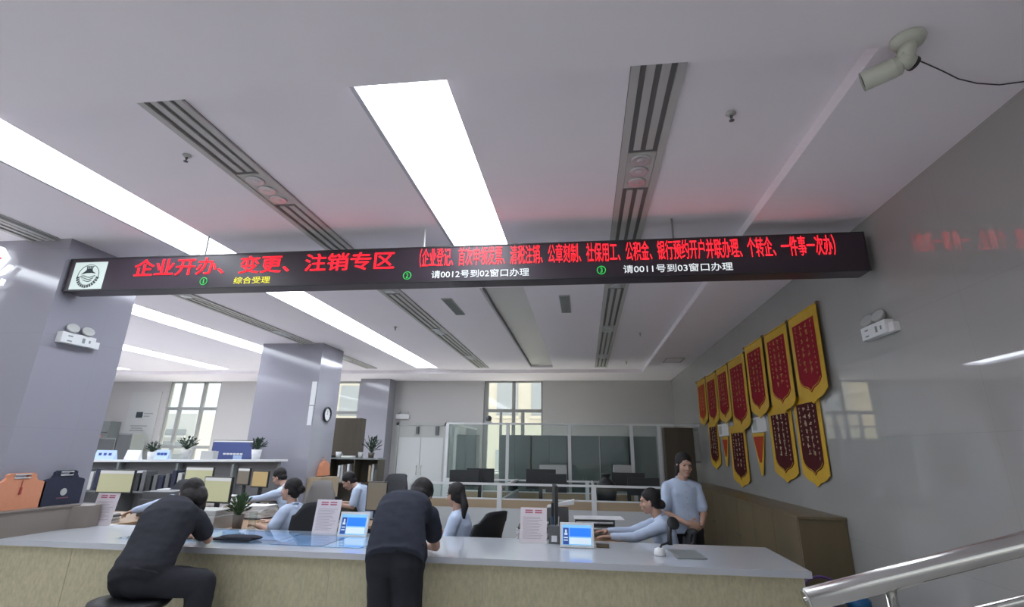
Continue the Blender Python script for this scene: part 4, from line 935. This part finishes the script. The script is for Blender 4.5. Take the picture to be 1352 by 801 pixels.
def hand(mb, wrist, d, nrm, side, curl=.5, s_=1.0):
    """palm + four unequal bent fingers + thumb; d = finger direction, nrm = out of the palm, side = towards the thumb"""
    d = d.normalized(); nrm = (nrm - d * nrm.dot(d)).normalized(); sd = d.cross(nrm); sd = sd if sd.dot(side) > 0 else -sd
    M3 = Matrix((sd, d, nrm)).transposed()
    mb.ell(wrist + d * .045 * s_, (.041 * s_, .052 * s_, .015 * s_), M3, 16, 10); mb.cap(wrist, wrist + d * .03 * s_, .024 * s_, .022 * s_, 10)
    for k, (L, o) in enumerate(((.074, .031), (.084, .0105), (.078, -.0105), (.060, -.031))):
        b = wrist + d * (.085 - .004 * abs(k - 1.5)) * s_ + sd * o * s_; fd = (d + sd * o * 3.5).normalized(); p = b
        for j, f_ in enumerate((.45, .32, .23)):
            a = curl * (j + .6); q = p + (fd * math.cos(a) + nrm * math.sin(a)) * L * f_ * s_
            mb.cap(p, q, (.0088 - .0007 * j) * s_, (.0083 - .0008 * j) * s_, 8); p = q
    b = wrist + d * .028 * s_ + sd * .030 * s_; q = b + (sd * .7 + d * .65 + nrm * .25).normalized() * .042 * s_; r_ = q + (sd * .25 + d * .95 + nrm * .3).normalized() * .032 * s_
    mb.cap(b, q, .013 * s_, .0105 * s_, 8).cap(q, r_, .010 * s_, .008 * s_, 8)

def person(label, J, top, bottom, sleeve='short', hair='bun', hs=1.0, face=True, bw=1.0, floor=0, hem=.0, lw=1.0):
    V = lambda k: Vector(J[k])
    pel, shc, hc = V('pel'), V('sh'), V('head'); f_ = V('face').normalized()
    side = (V('shR') - V('shL')).normalized(); hside = Vector(J.get('hside', side)).normalized()
    t = empty('person', (pel.x, pel.y, floor), label, 'person')
    r_ = f_.cross(Vector(J.get('up', (0, 0, 1)))).normalized(); u_ = r_.cross(f_).normalized()
    H = Matrix((r_, f_, u_)).transposed()
    hp = lambda a, b, c: hc + H @ (Vector((a, b, c)) * hs)
    nb = hp(0, -.035, -.15); ax_ = (shc - pel)
    fwd = Vector(J.get('bow', (0, 0, 0)))
    def torso(mb, g):
        st = []
        nbase = shc + (nb - shc) * .45
        for k, rx, ry in ((-.16, .170, .122) if hem and g > 0 else (-.06, .13, .10), (.0, .172, .122) if hem and g > 0 else (.0, .168, .118), (.16, .165, .115), (.38, .142 if bw < 1.15 else .156, .102), (.58, .152, .108), (.78, .168, .112), (.92, .165, .098), (1.0, .135, .08)):
            c = pel + ax_ * k + fwd * (math.sin(math.pi * max(0, min(1, k))))
            st.append((c, hside.lerp(side, max(0, min(1, k))), rx * bw + g, ry * bw + g))
        st.append((nbase, side, .075 + g * .5, .062 + g * .5))
        loft(mb, st)
    def limb(mb, a, b, c, r0, r1, r2): mb.cap(V(a), V(b), r0, r1); mb.cap(V(b), V(c), r1, r2)
    # --- body
    mb = MB(); torso(mb, -.012)
    mb.cap(shc + (nb - shc) * .3, hp(0, -.03, -.05), .056, .05)
    mb.ell(hp(0, -.014, .028), (.076 * hs, .095 * hs, .086 * hs), H); mb.ell(hp(0, .018, -.03), (.063 * hs, .070 * hs, .086 * hs), H); mb.ell(hp(0, .048, -.092), (.034 * hs, .030 * hs, .026 * hs), H)
    mb.cap(hp(0, .080, .008), hp(0, .098, -.026), .009 * hs, .0125 * hs, 10); mb.ell(hp(0, .092, -.032), (.017 * hs, .012 * hs, .010 * hs), H)
    for s_ in (-1, 1): mb.ell(hp(s_ * .033, .062, -.032), (.026 * hs, .022 * hs, .026 * hs), H); mb.ell(hp(s_ * .075, -.005, -.012), (.011 * hs, .020 * hs, .031 * hs), H)
    mb.ell(hp(0, .078, .026), (.050 * hs, .014 * hs, .013 * hs), H); mb.ell(hp(0, .085, -.064), (.024 * hs, .012 * hs, .011 * hs), H)
    for q in 'LR':
        limb(mb, 'sh' + q, 'el' + q, 'wr' + q, .046, .036, .025)
        limb(mb, 'hip' + q, 'kn' + q, 'an' + q, .078, .052, .036)
        d = Vector(J.get('hd' + q, V('wr' + q) - V('el' + q))); nrm = Vector(J.get('hn' + q, (0, 0, -1))); inner = (V('sh' + ('R' if q == 'L' else 'L')) - V('sh' + q)).normalized()
        hand(mb, V('wr' + q), d, nrm, Vector(J.get('th' + q, inner)), J.get('curl', .45), .95 * hs)
        tz = Vector(J.get('toe', f_)); tz.z = 0; tz.normalize()
        mb.cap(V('an' + q) - Vector((0, 0, .03)), V('an' + q) + tz * .16 - Vector((0, 0, .055)), .035, .03)
    body = fuse('body', mb, SKIN, t, .0065, 3)
    # --- shirt
    mb = MB(); torso(mb, .012)
    for q in 'LR':
        s0, e0, w0 = V('sh' + q), V('el' + q), V('wr' + q)
        mb.cap(shc.lerp(s0, .5), s0, .075, .066)
        if sleeve == 'long': mb.cap(s0, e0, .064, .050); mb.cap(e0, e0.lerp(w0, .93), .050, .036)
        else: mb.cap(s0, s0.lerp(e0, J.get('sk', .74)), .066 * (.5 + .5 * bw), .066 * (.5 + .5 * bw))
    sh = fuse('shirt', mb, top, t, .010, 4, .007, 14)
    # collar
    cn = shc + (nb - shc) * .50; ud = (hp(0, -.03, -.05) - cn).normalized(); s2 = (side - ud * side.dot(ud)).normalized(); ff = ud.cross(s2)
    ff = ff if ff.dot(f_) > 0 else -ff
    mbc = MB(); ra = []
    for k in range(21):
        a = k * math.tau / 20; ra.append(cn + s2 * math.cos(a) * .068 + ff * math.sin(a) * .066 + ud * (.020 - .016 * math.sin(a)))
    mbc.tube(ra, .013, 8, False)
    if top is BLUES:
        for q in (-1, 1):
            e0 = cn + ff * .072 + ud * .004; mbc.prism([e0 + s2 * q * .006, e0 + s2 * q * .052 - ff * .018 + ud * .012, e0 + s2 * q * .058 - ud * .035 - ff * .006, e0 + s2 * q * .030 - ud * .060 + ff * .012], ff * .010)
    part('collar', mbc, top, sh, True if top is not BLUES else False)
    if sleeve == 'short' and hem:
        fdir = (ax_.cross(side)).normalized(); fdir = fdir if fdir.dot(f_) > 0 else -fdir
        pk = MB()
        for k in range(6): pk.ell(pel + ax_ * (.12 + .14 * k) + fdir * (.128 if k < 5 else .118), (.006,) * 3, None, 8, 6)
        part('button', pk, GREYL, sh)
    # --- trousers
    mb = MB()
    st = [(pel + ax_.normalized() * -.07, hside, .145 * bw, .112 * bw), (pel, hside, .185 * bw, .132 * bw), (pel + ax_.normalized() * .09, hside, .172 * bw, .122 * bw)]; loft(mb, st)
    for q in 'LR': mb.cap(pel.lerp(V('hip' + q), .5), V('hip' + q), .11 * lw, .105 * lw); limb(mb, 'hip' + q, 'kn' + q, 'an' + q, .098 * lw, .078 * lw, .066 * lw)
    tr_ = fuse('trousers', mb, bottom, t, .012, 5, .006, 12)
    for q in 'LR':
        tz = Vector(J.get('toe', f_)); tz.z = 0; tz.normalize(); a = V('an' + q)
        mb = MB(); mb.cap(a - Vector((0, 0, .045)) - tz * .04, a + tz * .15 - Vector((0, 0, .058)), .046, .040); fuse('shoe', mb, BLACK, t, .012, 3)
    # --- hair
    mb = MB()
    mb.ell(hp(0, -.026, .042), (.087 * hs, .102 * hs, .092 * hs), H); mb.ell(hp(0, -.062, -.03), (.074 * hs, .050 * hs, .062 * hs), H)
    for s_ in (-1, 1): mb.ell(hp(s_ * .068, -.03, .0), (.018 * hs, .045 * hs, .055 * hs), H)
    if hair == 'bun': mb.ell(hp(0, -.125, .01), (.048 * hs, .042 * hs, .048 * hs), H); mb.ell(hp(0, -.10, .01), (.03, .03, .03), H)
    if hair == 'lowbun': mb.ell(hp(0, -.115, -.045), (.055 * hs, .042 * hs, .045 * hs), H)
    if hair == 'pony':
        a = hp(.0, -.105, .02); dn = Vector(J.get('pony', (0, 0, -1))); mb.ell(a, (.035,) * 3, H); mb.cap(a, a + dn * .13 + (H @ Vector((0, -.03, 0))), .034, .040); mb.cap(a + dn * .13 + (H @ Vector((0, -.03, 0))), a + dn * .24 + (H @ Vector((0, -.01, 0))), .040, .018)
    if hair == 'loose':
        mb.ell(hp(.055, -.075, -.05), (.055 * hs, .05 * hs, .085 * hs), H); mb.ell(hp(-.02, -.085, -.05), (.065 * hs, .04 * hs, .07 * hs), H); mb.ell(hp(.07, -.05, -.12), (.035 * hs, .035 * hs, .06 * hs), H)
    if hair == 'tied':
        mb.cap(hp(0, -.10, -.02), hp(.04, -.12, -.20), .050, .030)
        for s_ in (-1, 1): mb.ell(hp(s_ * .070, -.025, -.030), (.020 * hs, .050 * hs, .062 * hs), H)
        mb.ell(hp(0, -.024, .055), (.083 * hs, .098 * hs, .074 * hs), H)
    hr = fuse('hair', mb, HAIR, t, .007, 3, .004, 40)
    if hair in ('pony', 'lowbun', 'bun'):
        c = hp(0, -.105, .02) if hair != 'lowbun' else hp(0, -.10, -.02)
        part('hair_tie', MB().ell(c, (.043 if hair != 'lowbun' else .03, .014, .04), H), GREYD, hr, True)
    if face:
        for s_ in (-1, 1):
            part('eye', MB().ell(hp(s_ * .031, .0745, .004), (.013 * hs, .006 * hs, .0055 * hs), H, 12, 8), INK, t, True)
            part('eyebrow', MB().cap(hp(s_ * .017, .086, .026), hp(s_ * .046, .074, .028), .0035, .0028, 6), HAIR, t, True)
        part('lips', MB().ell(hp(0, .0925, -.064), (.020 * hs, .006 * hs, .0065 * hs), H, 12, 8), LIPSM, t, True)
    return t

def seated_left(hx, hy, hz, dy=0, bow=0, **k):
    """default joints of a clerk sitting at a desk and facing -X"""
    J = dict(pel=(hx + .12, hy, .54), sh=(hx + .05, hy, hz - .20), head=(hx, hy, hz), face=(-1, dy, -.06), shL=(hx + .05, hy - .175, hz - .225), shR=(hx + .05, hy + .175, hz - .225),
             elL=(hx - .02, hy - .21, hz - .44), elR=(hx - .02, hy + .21, hz - .44), wrL=(hx - .25, hy - .12, hz - .36), wrR=(hx - .25, hy + .12, hz - .36),
             hipL=(hx + .08, hy - .09, .52), hipR=(hx + .08, hy + .09, .52), knL=(hx - .32, hy - .11, .50), knR=(hx - .32, hy + .11, .50), anL=(hx - .30, hy - .11, .09), anR=(hx - .30, hy + .11, .09), toe=(-1, 0, 0))
    J.update(k); return J

# customer on the stool
person('person in black seen from behind, sitting on a round stool and writing on the counter',
       dict(pel=(-3.355, 3.98, .71), sh=(-3.40, 4.28, 1.15), head=(-3.45, 4.50, 1.23), face=(-.55, .62, -.6), shL=(-3.585, 4.25, 1.085), shR=(-3.20, 4.28, 1.085), bow=(.02, -.03, .02), hside=(.9, -.35, 0),
            elL=(-3.62, 4.43, .90), elR=(-3.17, 4.43, .905), wrL=(-3.52, 4.66, .885), wrR=(-3.36, 4.62, .89), hipL=(-3.48, 4.02, .68), hipR=(-3.30, 3.96, .69), knL=(-3.04, 4.24, .64), knR=(-2.91, 4.10, .655),
            anL=(-3.03, 4.26, .10), anR=(-2.90, 4.08, .10), toe=(.9, .3, 0), hdR=(-.6, .8, 0), hdL=(.6, .8, 0), pony=(.75, -.1, -.65), sk=.62), BLACKT, BLACKP, hair='loose', bw=1.30, lw=1.2, hs=1.08)
t = empty('stool', (-3.38, 3.98, 0), 'round black stool under the seated customer', 'stool')
part('seat', MB().lathe([(.16, .50), (.25, .515), (.27, .54), (.26, .565), (.20, .572)], (-3.38, 3.98, 0), 32), BLACK, t, True)
part('column', MB().tube([(-3.38, 3.98, .06), (-3.38, 3.98, .5)], .03, 12), CHROME, t, True); part('base', MB().lathe([(.22, .001), (.22, .015), (.06, .05), (.03, .06)], (-3.38, 3.98, 0), 28), CHROME, t, True)
# customer standing and leaning
person('person in a dark navy shirt seen from behind, standing bent over the counter',
       dict(pel=(-1.365, 4.00, .93), sh=(-1.405, 4.33, 1.225), head=(-1.375, 4.53, 1.27), face=(.12, .66, -.8), shL=(-1.59, 4.28, 1.17), shR=(-1.225, 4.31, 1.155), bow=(-.02, -.05, .06),
            elL=(-1.63, 4.46, .92), elR=(-1.20, 4.44, .915), wrL=(-1.46, 4.70, .89), wrR=(-1.34, 4.60, .89), hipL=(-1.46, 3.99, .86), hipR=(-1.275, 3.99, .86), knL=(-1.455, 4.03, .49), knR=(-1.26, 4.03, .49),
            anL=(-1.455, 3.97, .10), anR=(-1.26, 3.97, .10), toe=(0, 1, 0), hdR=(-.5, .8, 0), hdL=(.5, .8, 0), sk=.58), NAVYT, BLACKP, hair='short', face=True, bw=1.2, hs=1.08, lw=1.2, hem=1)
# clerks behind the counter
person('person in pale blue shirt facing left behind the counter beside the desk plant', seated_left(-3.33, 5.92, 1.195, 0, wrL=(-3.60, 5.80, .83), elL=(-3.36, 5.68, .80), face=(-1, -.05, .06)), BLUES, BLACKP, 'short', 'bun', face=True)
person('person in a pale blue shirt with a dark ponytail, behind the bent customer', seated_left(-1.40, 5.85, 1.185, face=(-.85, .45, -.1), pony=(.12, -.25, -1), wrL=(-1.66, 5.75, .83)), BLUES, BLACKP, 'short', 'pony', face=True)
person('person in a pale blue long-sleeved shirt typing at right, hair in a low bun', seated_left(.66, 5.95, 1.165, face=(-1, .1, -.15), sh=(.76, 5.95, .985), pel=(.86, 5.95, .54), shL=(.75, 5.78, .95), shR=(.75, 6.12, .95), elL=(.47, 5.74, .845), elR=(.47, 6.10, .85), wrL=(.24, 5.72, .85), wrR=(.22, 6.02, .86), curl=.25), BLUES, BLACKP, 'long', 'lowbun', face=True)
person('person in pale blue shirt standing behind the counter beside the low cabinet',
       dict(pel=(1.07, 6.32, .90), sh=(1.06, 6.32, 1.325), head=(1.10, 6.27, 1.525), face=(.22, -.95, -.14), shR=(.90, 6.28, 1.285), shL=(1.22, 6.34, 1.285), elR=(.86, 6.25, 1.03), elL=(1.27, 6.30, 1.03), wrR=(1.05, 6.10, .945), wrL=(1.20, 6.14, .92),
            hipR=(.98, 6.32, .85), hipL=(1.16, 6.32, .85), knR=(.98, 6.30, .48), knL=(1.17, 6.30, .48), anR=(.98, 6.33, .10), anL=(1.17, 6.33, .10), toe=(0, -1, 0), hdR=(1, -.2, -.2), hnR=(0, 1, 0), thR=(0, 0, 1), hdL=(-.8, -.3, -.2), hnL=(0, 1, 0), thL=(0, 0, 1)), BLUES, BLACKP, 'short', 'tied', face=True, hem=1, bw=.95, hs=1.04)
person('person in a pale blue shirt bowed over the rear desk before the orange monitor', seated_left(-4.72, 8.0, 1.215, face=(-1, -.1, -.5), sh=(-4.58, 8.0, 1.03), pel=(-4.40, 8.0, .54), shL=(-4.58, 7.83, 1.0), shR=(-4.58, 8.17, 1.0), elL=(-4.85, 7.80, .92), wrL=(-5.10, 7.80, .89), elR=(-4.82, 8.2, .9), wrR=(-5.05, 8.15, .88)), BLUES, BLACKP, 'long', 'short', face=False)
person('person in a pale blue shirt bending low in the middle background', seated_left(-3.58, 8.0, 1.175, face=(-.85, -.3, -.65), sh=(-3.38, 8.0, 1.06), pel=(-3.12, 8.0, .54), shL=(-3.36, 7.82, 1.04), shR=(-3.36, 8.18, 1.04), elL=(-3.38, 7.78, .84), wrL=(-3.62, 7.82, .86), elR=(-3.5, 8.16, .84), wrR=(-3.65, 8.12, .86)), BLUES, BLACKP, 'short', 'short', face=False)
g1, g2, g3 = AY(226, 660, 6.22), AY(198, 668, 6.12), AY(176, 674, 6.05)
person('person in a pale blue sleeve reaching left, hidden behind the seated customer', seated_left(-4.95, 6.38, 1.09, face=(-.8, -.45, -.45), sh=(-4.93, 6.38, .93), pel=(-4.80, 6.40, .54), shL=tuple(g1), shR=(-4.9, 6.54, .92), elL=tuple(g2), wrL=tuple(g3), hdL=(-1, -.1, -.35), elR=(-5.0, 6.6, .82), wrR=(-5.22, 6.55, .84)), BLUES, BLACKP, 'long', 'lowbun', face=False)

office_chair(-3.16, 6.02, R(48), MESHB, 'black office chair of the clerk beside the desk plant', hb=.54, wd=.52, lean=.08)
office_chair(-1.27, 5.98, R(58), MESHB, 'empty-backed black mesh chair right of the ponytailed clerk', hb=.50, wd=.5, lean=.16)
office_chair(.78, 5.95, R(90), MESHB, 'black office chair behind the typing clerk', hb=.36, wd=.44, lean=.03)
office_chair(-4.92, 6.45, R(90), MESHB, 'black office chair behind the clerk hidden by the seated customer', hb=.30)
office_chair(-3.55, 7.0, R(200), MESHG, 'grey mesh chair behind the notice by the left tablet', hb=.66, wd=.42)
office_chair(-2.84, 7.45, R(170), MESHB, 'black high-backed chair behind the olive-grey monitor', hb=.75, wd=.48)
office_chair(-2.95, 8.5, R(60), MESHB, 'black chair of the clerk bending low', hb=.3)
office_chair(-4.22, 8.0, R(90), MESHB, 'black chair of the clerk before the orange monitor', hb=.4)
office_chair(-5.95, 7.25, R(185), MESHB, 'black chair between the two left monitors', hb=.62)
t = empty('keyboard', (.2, 5.85, ZD), 'dark keyboard under the hands of the typing clerk', 'keyboard'); t.location = (.2, 5.66, ZD)
part('case', MB().box((.0, 5.58, ZD + .001), (.14, 5.68, ZD + .018), .004), BLACK, t); part('keys', MB().box((.01, 5.59, ZD + .018), (.13, 5.67, ZD + .024)), GREYD, t)
t = empty('rolled_papers', (-.05, 6.2, 1.0), 'white paper sheaf leaning behind the edge-on monitor', 'papers')
t.location = (-.28, 6.38, ZD); part('box', MB().box((-.45, 6.3, ZD + .001), (-.20, 6.45, ZD + .26), .004), GREYD, t); part('sheaf', MB().prism([(-.44, 6.32, ZD + .262), (-.135, 6.32, ZD + .30), (-.135, 6.32, ZD + .35), (-.44, 6.32, ZD + .28)], (0, .12, 0)), PAPER, t)

# ================================================================== STAIR HANDRAIL AT LOWER RIGHT
t = empty('stair_handrail', (.9, 1.4, 0), 'polished steel handrail rising to the right at the lower right corner', 'handrail')
d = Vector((.479, 0, .130)).normalized(); p0 = Vector((.492, 1.40, 1.338)); rr = .0235
part('top_rail', MB().tube([p0, p0 + d * 1.6], rr, 28), CHROME, t, True)
part('end_cap', MB().tube([p0 - d * .004, p0 - d * .001], [rr * .8, rr * .98], 28).tube([p0 - d * .007, p0 - d * .004], [.006, .006], 12), CHROME, t)
q0 = Vector((.74, 1.40, 1.302)); part('lower_rail', MB().tube([q0, q0 + d * 1.3], .0105, 16), CHROME, t, True)
for x in (.672, 1.25): z = 1.338 + (x - .492) * .130 / .479; part('post', MB().tube([(x, 1.4, 0), (x, 1.4, z - .015)], .0115, 16), CHROME, t, True)
for x in (.955, 1.1): z = 1.302 + (x - .74) * .130 / .479; part('baluster', MB().tube([(x, 1.4, 0), (x, 1.4, z)], .008, 12), CHROME, t, True)
# things on the low shelf beyond the counter end
t = empty('storage_bench', (2.2, 5.3, 0), 'low bench by the wall past the counter end', 'bench'); part('top', MB().box((1.75, 5.2, .36), (2.48, 5.72, .39), .004), GREYL, t)
for x in (1.8, 2.43): part('leg', MB().box((x - .02, 5.25, 0), (x + .02, 5.68, .36)), GREYL, t)
t = empty('purple_basket', (2.05, 5.42, .39), 'purple plastic basket behind the counter end by the handrail', 'basket')
bk = MB().lathe([(.11, .001), (.15, .13), (.145, .13), (.105, .01)], (2.05, 5.45, .39), 24); part('bowl', bk, PURPLE, t, True); part('handle', MB().tube([Vector((2.05 + .15 * math.cos(a), 5.45, .52 + .10 * math.sin(a))) for a in [k * math.pi / 10 for k in range(11)]], .012, 8), PURPLE, t, True)
t = empty('blue_helmet', (2.33, 5.42, .39), 'shiny blue rounded container by the wall past the counter', 'container')
part('body', MB().lathe([(.07, .001), (.10, .03), (.10, .07), (.07, .10), (.02, .11)], (2.32, 5.42, .39), 24), BLUEP, t, True); part('cap', MB().lathe([(.02, .11), (.02, .13)], (2.32, 5.42, .39), 16), WHITE, t, True)
